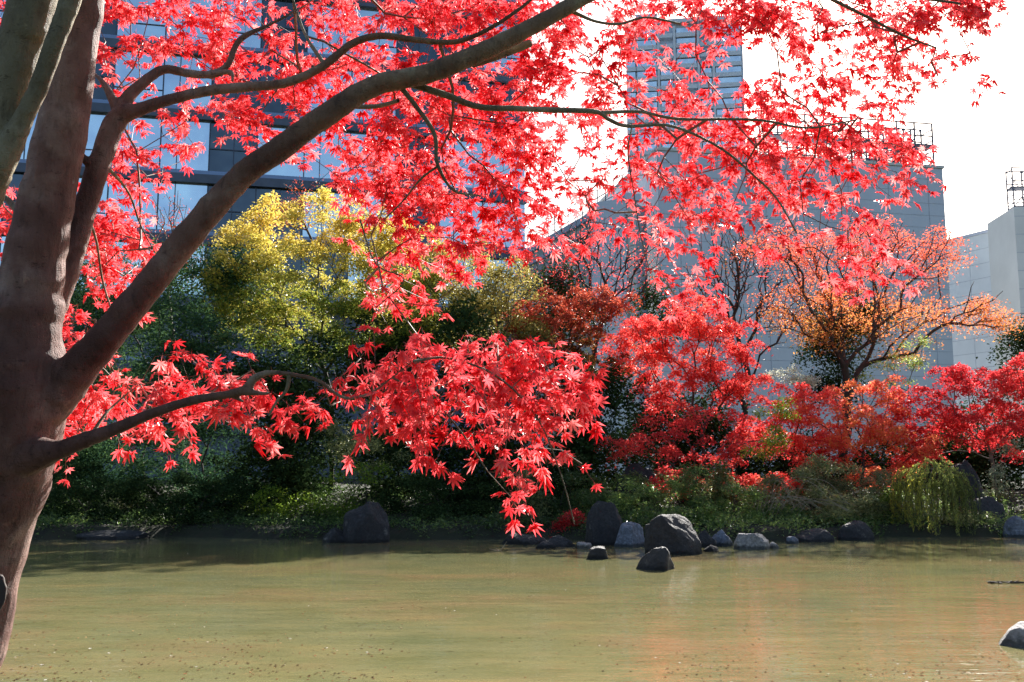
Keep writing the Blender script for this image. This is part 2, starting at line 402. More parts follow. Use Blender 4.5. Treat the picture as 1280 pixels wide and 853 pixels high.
def build_glass_block():
    Yl = 80.0
    pl = plane_pt(110, 209, Yl - 0.6); pr = plane_pt(657, 242, 87.6)
    f = Facade(pl, pr)
    z_of = lambda py: plane_pt(150, py, Yl)[2]
    e = thing("office_building", "blue glass office block with dark floor bands behind the yellow tree", "building", (*f.pt(f.L / 2, -6, 1.0),))
    ztop = z_of(-45)
    g = Geo(); f.box(g, -22, f.L, -14, -0.35, 0.5, ztop); g.build("wall", M['slab'], e)
    # floor slabs
    zs = [z_of(v) for v in (530, 450, 370, 290, 213, 133, 52, -30)]
    for z in zs:
        g = Geo(); f.box(g, -22.1, f.L + 0.1, -0.35, 0.35, z - 0.75, z); g.build("floor_band", M['slab'], e)
        g = Geo(); f.box(g, -22.1, f.L + 0.1, -0.30, 0.30, z + 0.003, z + 0.32); g.build("sill", M['slab_blue'], e)
    nb = 15; bw = (f.L + 22) / nb
    kinds = "bbbbbbbbddbbdbb"
    cnt = 0
    for i in range(len(zs) - 1):
        for k in range(nb):
            u0 = -22 + k * bw
            kk = kinds[k]
            if (i * 7 + k * 3) % 11 == 0: kk = 'd' if kk == 'b' else 'b'
            if i >= 5 and k % 4 == 1: kk = 'd'
            g = Geo(); f.box(g, u0 + 0.05, u0 + bw - 0.05, -0.3, -0.1, zs[i] + 0.33, zs[i + 1] - 0.76)
            if i < 2: continue
            w_ = g.build("window", M['glass_blue'] if kk == 'b' else M['glass_dark'], e); cnt += 1
            g = Geo()
            f.box(g, u0 - 0.045, u0 + 0.045, -0.09, 0.02, zs[i] + 0.33, zs[i + 1] - 0.76)
            zq = zs[i] + 0.33 + (zs[i + 1] - zs[i] - 1.1) * 0.28
            if kk == 'b' and k % 3 != 1: f.box(g, u0 + 0.05, u0 + bw - .05, -0.09, 0.0, zq, zq + 0.06)
            if kk == 'b' and k % 3 == 1: f.box(g, u0 + bw * .33, u0 + bw * .33 + .06, -0.09, 0.01, zs[i] + 0.34, zs[i + 1] - 0.765)
            if kk == 'd':
                zz = zs[i] + 0.33 + (zs[i + 1] - zs[i] - 1.1) * 0.45
                f.box(g, u0 + 0.05, u0 + bw, -0.09, 0.0, zz, zz + 0.09)
                f.box(g, u0 + bw * .5, u0 + bw * .5 + .06, -0.09, 0.01, zs[i] + 0.34, zs[i + 1] - 0.765)
            g.build("mullion", M['mullion'], w_)
    g = Geo(); f.box(g, -22.3, f.L + 0.3, -14.2, 0.5, ztop + 0.003, ztop + 0.5); g.build("roof", M['slab_blue'], e)
build_glass_block()

def build_tower():
    Yt = 290.0
    pl = plane_pt(783, 120, Yt); pr = plane_pt(931, 120, Yt - 5)
    f = Facade(pl, pr)
    zt = plane_pt(840, 33, Yt)[2]
    e = thing("apartment_tower", "tall pale blue apartment tower seen through the leaves at top centre", "building", (*f.pt(f.L / 2, -12, 1.0),))
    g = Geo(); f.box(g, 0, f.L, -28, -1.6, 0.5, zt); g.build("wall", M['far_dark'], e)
    px2u = lambda x: (x - 783) / 148 * f.L
    for x in (824.5, 845, 875, 893.5):
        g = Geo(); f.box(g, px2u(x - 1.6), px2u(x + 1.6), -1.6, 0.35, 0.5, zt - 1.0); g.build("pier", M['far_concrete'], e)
    zones = [(783, 796, 'g'), (796, 823, 'g'), (826, 843.4, 'm'), (846.6, 873.4, 'c'), (876.6, 892, 'm'), (895, 929, 'g')]
    fh = 3.3; n = 12
    for i in range(n):
        z1 = zt - 1.2 - i * fh; z0 = z1 - fh
        for a, b_, k in zones:
            u0, u1 = px2u(a) + .1, px2u(b_) - .1
            g = Geo(); f.box(g, u0, u1, -1.6, -0.3 if k == 'g' else 0.1, z0, z0 + 1.35)
            g.build("balcony", M['far_concrete'], e)
            glassy = k == 'g' or (k == 'm' and i >= 4) or (k == 'c' and i < 4)
            if glassy:
                g = Geo(); f.box(g, u0 + .2, u1 - .2, -1.55, -0.35, z0 + 1.36, z1 - 0.35); g.build("window", M['far_glass'], e)
            elif i % 1 == 0:
                g = Geo(); f.box(g, u0 + .3, u0 + (u1 - u0) * .45, -1.58, -1.3, z0 + 1.36, z0 + 2.2)
                f.box(g, u0 + (u1 - u0) * .6, u1 - .3, -1.58, -1.3, z0 + 1.36, z0 + 2.2); g.build("laundry_screen", M['far_white'], e)
    g = Geo(); f.box(g, -0.3, f.L + .3, -28.3, 0.5, zt + .003, zt + 1.2); g.build("roof", M['far_concrete'], e)
    g = Geo(); f.box(g, px2u(796), px2u(824), -14, -2, zt + 1.21, zt + 4.5); g.build("roof_screen", M['far_white'], e)
build_tower()

def scaffold(name, label, f, u0, u1, z0, z1, nbay, d0=-0.5, d1=-1.7, levels=(0.0, 0.45), loc=None):
    e = thing(name, label, "scaffold", f.pt((u0 + u1) / 2, d0, z0))
    us = np.linspace(u0, u1, nbay + 1)
    for u in us:
        g = Geo()
        for dd in (d0, d1): g.tube(f.pt(u, dd, z0), f.pt(u, dd, z1), 0.075)
        for z in np.arange(z0 + .5, z1, 0.9): g.tube(f.pt(u, d0, z), f.pt(u, d1, z), 0.05)
        g.build("upright", M['steel'], e)
    g = Geo()
    for z in (z0 + 0.9, z0 + (z1 - z0) * .45 + .95, z1 - .05):
        for dd in (d0, d1): g.tube(f.pt(u0, dd, z), f.pt(u1, dd, z), 0.06)
    g.build("guard_rail", M['steel'], e)
    for i in range(nbay):
        g = Geo()
        za, zb = z0 + .1, z0 + (z1 - z0) * .48
        g.tube(f.pt(us[i], d0, za), f.pt(us[i + 1], d0, zb), 0.04); g.tube(f.pt(us[i], d0, zb), f.pt(us[i + 1], d0, za), 0.04)
        g.tube(f.pt(us[i], d1, zb), f.pt(us[i + 1], d1, z1), 0.04); g.tube(f.pt(us[i], d1, z1), f.pt(us[i + 1], d1, zb), 0.04)
        g.build("brace", M['steel'], e)
    for lv in levels:
        if lv <= 0: continue
        z = z0 + (z1 - z0) * lv
        g = Geo(); f.box(g, u0, u1 + .3, d1 + .05, d0 - .05, z, z + 0.12); g.build("deck", M['plank'], e)
    return e

def build_grey_hall():
    Y0 = 72.0
    pl = plane_pt(821, 187, Y0); pr = plane_pt(1178, 212, 76.6)
    f = Facade(pl, pr)
    zt = plane_pt(830, 188, Y0)[2]
    e = thing("grey_hall", "large grey panelled hall under roof scaffolding behind the orange tree", "building", (*f.pt(f.L / 2, -8, 1.0),))
    g = Geo(); f.box(g, 0, f.L, -22, 0, 0.5, zt); g.build("wall", M['panel'], e)
    g = Geo()
    for z in np.arange(zt - 0.95, 1.5, -0.98): f.box(g, 0, f.L, 0.001, 0.012, z, z + 0.035)
    for k, u in enumerate(np.arange(1.7, f.L, 3.45)): f.box(g, u, u + 0.04, 0.001, 0.014, 1.0, zt)
    g.build("panel_joints", M['joint'], e)
    g = Geo(); f.box(g, -0.1, f.L + .1, -22.1, 0.12, zt + .003, zt + .22); g.build("parapet", M['panel_light'], e)
    # scaffolding on the roof
    h = plane_pt(1150, 153, 76.3)[2]
    scaffold("roof_scaffold", "steel tube scaffolding with plank decks on the grey hall roof", f, f.L - 14.5, f.L - 0.3, zt + .22, h + .2, 9, -0.6, -2.1, (0.02, 0.5))
    f2 = Facade(f.pt(f.L - 2.2, -2.2, 0), f.pt(f.L - 2.2 + 2.0, -14, 0))
    scaffold("roof_scaffold", "scaffold run going back along the right edge of the grey roof", Facade(f.pt(f.L - .4, -2.4, 0), f.pt(f.L - 4.4, -15, 0)), 0.2, 12.5, zt + .22, h + .2, 8, -0.6, -2.0, (0.02, 0.5))
    # lower pale wing, its side wall receding to the left
    q1 = plane_pt(785, 250, 70.0); q0 = plane_pt(652, 326, 90.0)
    w = Facade(q0, q1)
    zw = q1[2]
    e2 = thing("pale_wing", "low pale panelled wing with a railed roof behind the bare tree", "building", (*w.pt(w.L / 2, -3, 1.0),))
    g = Geo(); w.box(g, 0, w.L, -0.6, 0, 0.5, zw); g.build("wall", M['panel_light'], e2)
    g = Geo()
    for z in np.arange(zw - 1.6, 1.5, -1.25): w.box(g, 0, w.L, 0.001, 0.015, z, z + 0.045)
    g.build("panel_joints", M['joint'], e2)
    g = Geo(); w.box(g, -0.1, w.L + .1, -1.0, 0.3, zw + .003, zw + .5); w.box(g, 0, w.L, .02, 0.2, zw - 1.1, zw - 0.75); g.build("roof_edge", M['far_dark'], e2)
    g = Geo()
    for u in np.linspace(0, w.L, 16): g.tube(w.pt(u, -0.3, zw + .5), w.pt(u, -0.3, zw + 2.3), 0.04)
    for z in (1.1, 1.7, 2.3): g.tube(w.pt(0, -.3, zw + z), w.pt(w.L, -.3, zw + z), 0.03)
    g.build("railing", M['steel'], e2)
    s0 = w.pt(w.L, 0, 0); s1 = f.pt(-0.3, -1.2, 0)
    k = Facade(s0, s1)
    g = Geo(); k.box(g, 0.05, k.L, -3, -0.2, 0.5, zw + 0.2); g.build("return_wall", M['panel'], e2)
    g = Geo(); k.box(g, 0.35, 0.9, -0.19, -0.05, 1, zw - 3); g.build("window", M['glass_dark'], e2)
    g = Geo(); k.box(g, 1.0, 1.55, -0.19, -0.02, zw - 9, zw - 4.5); g.build("door", M['far_white'], e2)
build_grey_hall()

def build_right_blocks():
    q0 = plane_pt(1165, 305, 118); q1 = plane_pt(1268, 283, 108)
    w = Facade(q0, q1); zt = q1[2]
    e = thing("pale_block", "pale blue panelled building with a sloping roofline at right", "building", (*w.pt(w.L / 2, -4, 1.0),))
    g = Geo(); w.box(g, 0, w.L, -9, 0, 0.5, zt); g.build("wall", M['panel_pale'], e)
    g = Geo()
    for z in np.arange(zt - 1.7, 1.5, -1.7): w.box(g, 0, w.L, 0.001, 0.02, z, z + 0.05)
    for u in np.arange(1.5, w.L, 3.6): w.box(g, u, u + 0.05, 0.001, 0.022, 1.0, zt)
    g.build("panel_joints", M['joint'], e)
    g = Geo(); w.box(g, -.1, w.L, -9.1, 0.15, zt + .003, zt + .35); g.build("parapet", M['far_white'], e)
    q0 = plane_pt(1267, 259, 100); q1 = plane_pt(1420, 246, 99)
    f = Facade(q0, q1); zt = q0[2]
    e = thing("grey_block", "tall grey panelled building cut by the right edge of the picture", "building", (*f.pt(f.L / 2, -4, 1.0),))
    g = Geo(); f.box(g, 0, f.L, -7, 0, 0.5, zt); g.build("wall", M['panel_light'], e)
    g = Geo()
    for z in np.arange(zt - 1.0, 1.5, -1.9): f.box(g, 0, f.L, 0.001, 0.02, z, z + 0.05)
    g.build("panel_joints", M['joint'], e)
    h = plane_pt(1275, 208, 100)[2]
    scaffold("roof_scaffold", "small scaffold frame on the roof at the right edge", f, .2, 8, zt, h, 5, -0.3, -1.8, (0.02, 0.5))
build_right_blocks()

# ------------------------------------------------------------------ far planting
def grow(fixed, parents, targets, seglen, jit, up=0.0, bf=0.55):
    """greedy branch network: every target joins its nearest node. returns pos,parent,weight"""
    pos = [np.array(p, float) for p in fixed]; par = list(parents)
    root = pos[0]
    order = np.argsort(np.linalg.norm(targets - pos[-1], axis=1))
    cap = len(fixed) + len(targets) * 30
    P = np.zeros((cap, 3)); n = len(pos); P[:n] = pos
    PL = np.zeros(cap)
    for i in range(1, n):
        if par[i] >= 0: PL[i] = PL[par[i]] + 0.3 * np.linalg.norm(P[i] - P[par[i]])
    tips = []
    for i in order:
        T = targets[i]
        dv = P[:n] - T
        dist = np.linalg.norm(dv, axis=1) + np.maximum(dv[:, 2], 0) * 0.9 * (up > 0) + bf * PL[:n]
        j = int(np.argmin(dist)); A = P[j].copy(); dl = np.linalg.norm(T - A)
        k = max(1, min(28, int(dl / seglen)))
        prev = j
        side = rng.normal(0, jit * dl, 3)
        for s in range(1, k + 1):
            tt = s / k
            q = A + (T - A) * tt + side * math.sin(tt * math.pi) + (rng.normal(0, jit * seglen, 3) if s < k else 0)
            q[2] += up * dl * math.sin(tt * math.pi) * 0.5
            P[n] = q; par.append(prev); PL[n] = PL[prev] + np.linalg.norm(q - P[prev]); prev = n; n += 1
            if n >= cap - 1: break
        tips.append(prev)
        if n >= cap - 30: break
    wt = np.zeros(n); wt[tips] = 1
    for i in range(n - 1, 0, -1):
        if par[i] >= 0: wt[par[i]] += wt[i]
    return P[:n], np.array(par[:n]), np.maximum(wt, 1), tips

def network_geo(P, par, wt, rtip, expo, nside=5, rmax=None):
    i = np.arange(1, len(P)); i = i[par[i] >= 0]
    r = rtip * wt ** expo
    if rmax: r = np.minimum(r, rmax)
    A = P[par[i]]; B = P[i]
    return cones(A, B, np.minimum(r[par[i]], r[i] * 1.5), r[i], nside)

def scatter_leaves(centres, sig, nper, size, droop=0.25, normal_up=0.6):
    N = len(centres) * nper
    c = np.repeat(centres, nper, axis=0)
    off = rng.normal(0, 1, (N, 3)) * np.asarray(sig)[None, :]
    off = np.clip(off, -2.2 * np.asarray(sig), 2.2 * np.asarray(sig))
    rad2 = (off[:, 0] ** 2 + off[:, 1] ** 2)
    off[:, 2] -= droop * rad2 / max(sig[0], .01)
    return c + off

def rhombi(C, size, normal_up=0.6, aspect=0.55, dirs=None):
    """folded leaf blades"""
    N = len(C)
    nrm = rng.normal(0, 1, (N, 3)); nrm[:, 2] = np.abs(nrm[:, 2]) + normal_up; nrm /= np.linalg.norm(nrm, axis=1, keepdims=True)
    a = rng.normal(0, 1, (N, 3)) if dirs is None else dirs + rng.normal(0, .25, (N, 3))
    a -= nrm * np.sum(a * nrm, axis=1, keepdims=True); a /= np.linalg.norm(a, axis=1, keepdims=True)
    b = np.cross(nrm, a)
    s = (size * rng.uniform(0.65, 1.3, N))[:, None]
    V = np.stack([C - a * s * .5, C + b * s * aspect * .5 + nrm * s * .1, C + a * s * .55, C - b * s * aspect * .5 + nrm * s * .1], axis=1).reshape(-1, 3)
    F = np.arange(N * 4).reshape(N, 4)
    return V, F

def clump_noise(C, scale, seed):
    rr = np.random.default_rng(seed)
    v = np.zeros(len(C))
    for k in range(5):
        d_ = rr.normal(0, 1, 3) * scale * (1.0 + 0.6 * k); v += np.sin(C @ d_ + rr.uniform(0, 6.28)) / (1 + .4 * k)
    return v / 3.2

def make_tree(name, label, cat, D, basex, blobs, leafmat, lai=2.2, size=0.085, padsig=(0.34, 0.34, 0.10), padden=2.4,
              trunk_r=0.11, tint=(0.5, 0.35), ztint=0.0, group=None, barkmat='far_bark', rtip=0.008, expo=0.42,
              depth=0.8, shell=0.5, twigs=True, trunks=1, nup=0.6, aspect=0.55, parts=('trunk', 'crown'), seglen=0.35, baselift=0.0, droop=0.25, extra=0):
    seed = int(abs(hash_str(label))) % 100000
    rr = np.random.default_rng(seed)
    base = at(basex, 600, D); base[2] = groundz(base[0], base[1]) + baselift
    pads = []; areas = []
    for (cx, cy_, rx, ry) in blobs:
        c = at(cx, cy_, D + rr.uniform(-0.5, 0.5)); ax = rx * D / FPX; az = ry * D / FPX; ay = ax * depth
        area = math.pi * ax * az
        n = max(4, int(area * padden))
        q = rr.normal(0, 1, (n, 3)); q /= np.linalg.norm(q, axis=1, keepdims=True)
        rad = (1 - rr.uniform(0, 1, n) ** 1.4 * shell * 1.3)[:, None]
        q = q * np.clip(rad, 0.1, 1.0)
        pads.append(c + q * np.array((ax, ay, az))); areas.append(area)
    pads = np.concatenate(pads)
    if leafmat is not None: pads[:, 2] = np.maximum(pads[:, 2], base[2] - baselift + 0.15)
    area = sum(areas)
    e = thing(name, label, cat, base, group)
    # skeleton
    ctr = pads.mean(axis=0); low = pads[:, 2].min(); hgt = max(0.3, ctr[2] - base[2])
    fork = base + np.array(((ctr[0] - base[0]) * .25, (ctr[1] - base[1]) * .25, hgt * 0.45))
    k = 6
    fx = [base + (fork - base) * s / k + np.array((rr.normal(0, .03) * hgt * .3, 0, 0)) * (s > 0) for s in range(k + 1)]
    fx[0] = fx[0] - np.array((0, 0, 0.15))
    fpar = [-1] + list(range(k))
    # main limbs
    nl = 4 + int(area > 8) * 2
    sel = pads[rr.choice(len(pads), min(len(pads), nl), replace=False)]
    tg = pads
    if extra:
        ex = pads[rr.integers(0, len(pads), extra)] + rr.normal(0, 1, (extra, 3)) * np.array((.35, .35, .3)); tg = np.vstack([pads, ex])
    P, par, wt, tips = grow(fx, fpar, tg, seglen, 0.05, up=0.08)
    V, F = network_geo(P, par, wt, rtip, expo, 6, trunk_r)
    mesh_obj(parts[0], V, F, M[barkmat], e, smooth=True)
    if leafmat is None: return e
    N = int(area * lai / (size * size * aspect * 0.5))
    nper = max(3, N // len(pads))
    C = scatter_leaves(pads, padsig, nper, size, droop=droop)
    C[:, 2] = np.maximum(C[:, 2], 0.04)
    V, F = rhombi(C, size, nup, aspect)
    tn = tint[0] + tint[1] * (0.75 * clump_noise(C, 1.1, seed) + 0.45 * rng.normal(0, 1, len(C)))
    if ztint:
        zz = (C[:, 2] - C[:, 2].mean()) / (C[:, 2].std() + 1e-6); tn = tn + ztint * np.clip(zz, -1.5, 1.5)
    mesh_obj(parts[1], V, F, M[leafmat], e, tint=np.repeat(np.clip(tn, 0, 1), 4))
    return e

def hash_str(s):
    h = 7
    for ch in s: h = (h * 31 + ord(ch)) & 0x7fffffff
    return h

# evergreen mass on the left bank
G_EV = "dark evergreens on the far bank"
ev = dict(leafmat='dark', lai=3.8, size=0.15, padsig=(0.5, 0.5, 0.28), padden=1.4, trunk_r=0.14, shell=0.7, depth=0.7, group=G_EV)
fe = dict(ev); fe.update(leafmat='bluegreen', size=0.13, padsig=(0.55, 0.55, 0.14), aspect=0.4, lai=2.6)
make_tree("evergreen_tree", "feathery blue-green tree rising above the left dark shade beside the trunk", "tree", 34, 180, [(150, 390, 100, 80), (215, 345, 75, 55), (100, 340, 60, 50), (280, 350, 50, 50)], **{**fe, 'tint': (0.6, 0.35)})
make_tree("evergreen_tree", "broad dark evergreen low behind the trunk at far left", "tree", 31.5, 90, [(90, 500, 90, 90), (30, 460, 60, 90), (90, 590, 90, 60)], **fe)
make_tree("evergreen_tree", "dark feathery tree under the left edge of the yellow tree", "tree", 31.5, 260, [(250, 430, 90, 60), (230, 510, 90, 60), (240, 590, 90, 60)], **fe)
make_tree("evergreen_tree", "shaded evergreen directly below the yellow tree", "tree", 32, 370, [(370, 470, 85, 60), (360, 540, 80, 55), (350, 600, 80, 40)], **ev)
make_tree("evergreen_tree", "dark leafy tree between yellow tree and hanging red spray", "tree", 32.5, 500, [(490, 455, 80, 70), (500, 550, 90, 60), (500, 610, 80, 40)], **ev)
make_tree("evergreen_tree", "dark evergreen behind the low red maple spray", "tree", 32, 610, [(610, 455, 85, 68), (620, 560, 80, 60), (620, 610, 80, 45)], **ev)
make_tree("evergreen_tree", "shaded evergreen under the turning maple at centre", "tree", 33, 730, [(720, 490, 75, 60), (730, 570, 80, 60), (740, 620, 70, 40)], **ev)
make_tree("evergreen_tree", "black-green evergreen behind the centre red maples", "tree", 37, 850, [(840, 560, 90, 55), (900, 520, 50, 40), (860, 610, 100, 40)], **ev)  # this and the next two: dark fill added for shade behind the maples
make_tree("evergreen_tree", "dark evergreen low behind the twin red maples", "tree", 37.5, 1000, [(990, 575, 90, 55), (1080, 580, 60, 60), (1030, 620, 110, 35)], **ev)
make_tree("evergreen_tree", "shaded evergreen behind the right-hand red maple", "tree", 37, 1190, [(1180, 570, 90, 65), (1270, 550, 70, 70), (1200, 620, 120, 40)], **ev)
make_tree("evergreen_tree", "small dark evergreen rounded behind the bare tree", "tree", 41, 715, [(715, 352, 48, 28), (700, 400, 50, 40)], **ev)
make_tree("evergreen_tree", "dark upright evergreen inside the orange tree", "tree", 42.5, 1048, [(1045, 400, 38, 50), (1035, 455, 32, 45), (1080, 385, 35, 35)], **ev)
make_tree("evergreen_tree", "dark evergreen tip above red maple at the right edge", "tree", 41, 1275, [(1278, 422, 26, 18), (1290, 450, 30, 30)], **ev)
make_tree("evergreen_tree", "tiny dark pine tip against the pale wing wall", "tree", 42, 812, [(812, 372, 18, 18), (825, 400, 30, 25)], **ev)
# yellow trees
make_tree("yellow_tree", "bright yellow autumn tree with green lower leaves behind the thick limb", "tree", 33.5, 415,
          [(320, 300, 60, 46), (400, 275, 80, 38), (470, 290, 60, 38), (385, 345, 125, 55), (500, 335, 65, 60), (430, 405, 125, 50), (310, 390, 60, 55), (540, 390, 50, 50)],
          leafmat='yellow', lai=2.5, size=0.10, padsig=(0.2, 0.2, 0.09), padden=4.6, tint=(0.50, 0.32), ztint=0.22, trunk_r=0.13, rtip=0.007)
make_tree("yellow_tree", "thin pale yellow tree with fine stems right of the bright yellow one", "tree", 34.5, 590,
          [(580, 345, 66, 52), (560, 400, 85, 42), (640, 345, 34, 50), (620, 410, 60, 42)],
          leafmat='paleyellow', lai=2.3, size=0.10, padsig=(0.25, 0.25, 0.14), padden=3.4, tint=(0.6, 0.35), ztint=0.1, trunk_r=0.08, extra=120)
# bare trees
make_tree("bare_tree", "bare branching tree with sparse red leaves before the pale wing", "tree", 40, 735,
          [(730, 300, 75, 55), (700, 340, 65, 40), (800, 320, 40, 50), (770, 360, 60, 40)], leafmat='red', lai=0.13, size=0.09, padden=9, padsig=(.3, .3, .2),
          trunk_r=0.12, rtip=0.009, expo=0.4, extra=160, shell=0.9)
make_tree("bare_tree", "leafless grey tree in front of the grey hall", "tree", 41, 930,
          [(920, 320, 75, 70), (880, 370, 60, 60), (970, 380, 60, 60)], leafmat='redgreen', lai=0.06, size=0.09, padden=10, padsig=(.3, .3, .2),
          trunk_r=0.13, rtip=0.009, expo=0.4, extra=200, shell=0.9)
make_tree("bare_tree", "small pale twiggy tree with few reddish leaves before the blue glass", "tree", 39, 232,
          [(215, 280, 45, 42), (235, 330, 40, 40)], leafmat='redgreen', lai=0.16, size=0.09, padden=9, padsig=(.25, .25, .2),
          trunk_r=0.08, rtip=0.009, expo=0.4, extra=70, shell=0.9, barkmat='far_bark_pale')
make_tree("bare_tree", "thin tree with reddish tips poking above the yellow crown", "tree", 38.5, 385,
          [(380, 250, 32, 28), (350, 265, 30, 25)], leafmat='redgreen', lai=0.5, size=0.085, padden=9, padsig=(.2, .2, .16),
          trunk_r=0.07, rtip=0.008, expo=0.4, extra=30, shell=0.9)
# orange tree
make_tree("orange_tree", "wide spreading orange cherry tree with dark limbs before the grey hall", "tree", 39, 1052,
          [(1100, 300, 85, 34), (1010, 315, 60, 38), (1165, 320, 50, 34), (1060, 375, 120, 40), (1185, 390, 85, 22), (1235, 400, 45, 16), (1020, 410, 60, 30), (1235, 385, 35, 18), (1110, 420, 60, 30), (960, 300, 40, 30)],
          leafmat='orange', lai=0.85, size=0.09, padsig=(0.32, 0.32, 0.11), padden=5.5, tint=(0.62, 0.28), ztint=0.26, trunk_r=0.26, rtip=0.011, expo=0.45, extra=150, shell=0.6)
# red maples
rm = dict(leafmat='red', lai=2.6, size=0.10, padsig=(0.19, 0.19, 0.055), padden=5.0, trunk_r=0.1, shell=0.45, rtip=0.008, group="red maples on the far bank", droop=0.3)
make_tree("maple_tree", "turning maple, red top and green inside, left of the other far maples", "tree", 35.5, 705,
          [(700, 388, 55, 30), (745, 380, 50, 30), (660, 400, 35, 28), (730, 430, 65, 40)], **{**rm, 'leafmat': 'redgreen', 'tint': (0.55, .35), 'ztint': .2})
make_tree("maple_tree", "tall red maple with bare forked trunk at centre right", "tree", 34, 885,
          [(860, 390, 75, 26), (885, 425, 78, 34), (815, 412, 60, 32), (800, 455, 65, 32), (900, 468, 60, 30), (850, 490, 70, 26)], **{**rm, 'tint': (0.5, .3)})
make_tree("maple_tree", "low layered red maple leaning over the boulders", "tree", 31, 870,
          [(870, 520, 70, 20), (815, 552, 70, 20), (900, 562, 75, 22), (850, 598, 70, 18), (935, 600, 45, 18)], **{**rm, 'tint': (0.42, .3), 'lai': 1.7, 'leafmat': 'red'})
make_tree("maple_tree", "dense coral-red maple left of the dark evergreen trunk", "tree", 33.5, 1000,
          [(1005, 500, 60, 28), (965, 545, 55, 32), (1025, 555, 55, 32), (960, 600, 40, 18)], **{**rm, 'tint': (0.5, .35)})
make_tree("maple_tree", "orange-red maple with spreading low limbs right of the coral one", "tree", 32.8, 1075,
          [(1085, 492, 55, 28), (1070, 535, 70, 34), (1130, 550, 60, 32), (1095, 590, 65, 20)], **{**rm, 'tint': (0.8, .35), 'lai': 2.2})
make_tree("maple_tree", "large crimson maple with pale trunk at the right edge", "tree", 33.5, 1245,
          [(1180, 480, 62, 30), (1240, 465, 60, 30), (1290, 490, 50, 36), (1150, 520, 50, 30), (1215, 520, 70, 34), (1270, 545, 50, 22), (1140, 555, 45, 20)], **{**rm, 'tint': (0.3, .28), 'barkmat': 'far_bark_pale'})
make_tree("maple_tree", "small red maple sapling overhanging the shore left of the boulders", "tree", 27.5, 712,
          [(702, 642, 22, 24), (718, 655, 18, 14)], **{**rm, 'tint': (0.3, .25), 'trunk_r': 0.03, 'size': .06})
# shrubs
sh = dict(lai=2.4, size=0.075, padsig=(0.16, 0.16, 0.09), padden=6, trunk_r=0.035, shell=0.35, depth=0.9, rtip=0.005, parts=('stems', 'foliage'), nup=0.8, droop=0.1)
def shrub(label, D, bx, blobs, leafmat, **kw):
    q = dict(sh); q['group'] = "shrubs along the far shore"; q.update(kw)
    return make_tree("shrub", label, "shrub", D, bx, blobs, leafmat, **q)
shrub("clipped round green shrub behind the large black boulder", 28.0, 838, [(830, 630, 62, 32)], 'green', lai=3, tint=(.55, .4))
shrub("round green shrub above the low wet rock", 27.9, 910, [(912, 638, 46, 32)], 'green', lai=3, tint=(0.65, .35))
shrub("leafy green shrub under the layered red maple, left part", 30.2, 850, [(840, 600, 70, 30), (780, 620, 40, 26)], 'green', tint=(.4, .35))
shrub("fine-leaved olive shrub filling the bank under the orange-red maple", 30.4, 1090, [(1090, 615, 60, 26), (1040, 600, 50, 26)], 'olive', tint=(.4, .4))
shrub("green shrub between the low wet rock and the dry stems", 28.9, 960, [(960, 655, 34, 20), (985, 640, 30, 22)], 'green', tint=(.5, .4))
shrub("dark green shrub behind the small red sapling", 29.3, 700, [(700, 610, 50, 40)], 'green', tint=(.2, .3))
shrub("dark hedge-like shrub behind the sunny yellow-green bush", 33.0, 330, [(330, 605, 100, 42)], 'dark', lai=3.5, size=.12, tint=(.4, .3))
shrub("soft green shrub behind the tall dark boulder", 29.0, 748, [(745, 622, 36, 18)], 'green', tint=(0.35, .3))
shrub("yellow-green bush catching sun in the left shade", 29.4, 340, [(335, 625, 40, 20), (370, 640, 30, 20)], 'lime', lai=1.6)
shrub("bright lime bush left of the dark standing boulder", 29.2, 430, [(425, 622, 26, 34), (452, 590, 30, 16)], 'lime', lai=1.5)
shrub("olive-green leafy bush above the dark standing boulder", 30.5, 460, [(460, 570, 45, 30), (430, 545, 40, 25)], 'olive', lai=1.7)
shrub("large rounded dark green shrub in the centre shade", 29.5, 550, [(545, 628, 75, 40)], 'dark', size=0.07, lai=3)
shrub("thin olive shrub with light leaf edges below the red spray", 28.8, 650, [(650, 625, 38, 42)], 'olive', tint=(0.35, .35), lai=1.9)
shrub("black-green shrub at the waterline far left", 29.0, 110, [(105, 625, 75, 45)], 'dark', lai=4)
shrub("dark low shrub left of the sunny yellow-green bush", 29.8, 235, [(235, 625, 80, 45)], 'dark', lai=4)
shrub("small pale-leaved shrub in deep shade behind thick branch", 29.2, 170, [(165, 640, 30, 22)], 'olive', lai=1.0)
shrub("yellow-green bush glowing between the two middle red maples", 30.2, 965, [(965, 522, 26, 30), (950, 555, 26, 24)], 'lime', tint=(.7, .3), lai=1.5)
shrub("grey-green glossy shrub above the arching dry grass", 30.0, 935, [(930, 612, 55, 22), (880, 605, 40, 20)], 'olive', lai=2.0)
shrub("olive shrub with small yellow leaves behind dry grass", 29.6, 1010, [(1005, 605, 40, 34), (1030, 640, 40, 20)], 'olive', tint=(.55, .4))
shrub("pale sunlit shrub low at the water right of dry grass", 28.8, 1060, [(1060, 635, 40, 22), (1085, 645, 25, 18)], 'olive', tint=(.7, .3))
shrub("small bright shrub just left of the willow", 29.2, 1105, [(1100, 625, 22, 24)], 'lime', tint=(.5, .4), lai=1.3)
shrub("pale-leaved shrub at the willow's right foot", 28.6, 1190, [(1188, 645, 18, 18)], 'olive', tint=(.75, .25), lai=1.5)
shrub("small shrub on the shady right bank by the water", 28.8, 1245, [(1240, 652, 32, 14)], 'olive', tint=(.4, .35), lai=1.5)
shrub("glossy whitish-leaved shrub under the crimson maple", 31.0, 1262, [(1262, 600, 26, 22), (1275, 570, 20, 20)], 'pale', tint=(.3, .3), lai=1.1)
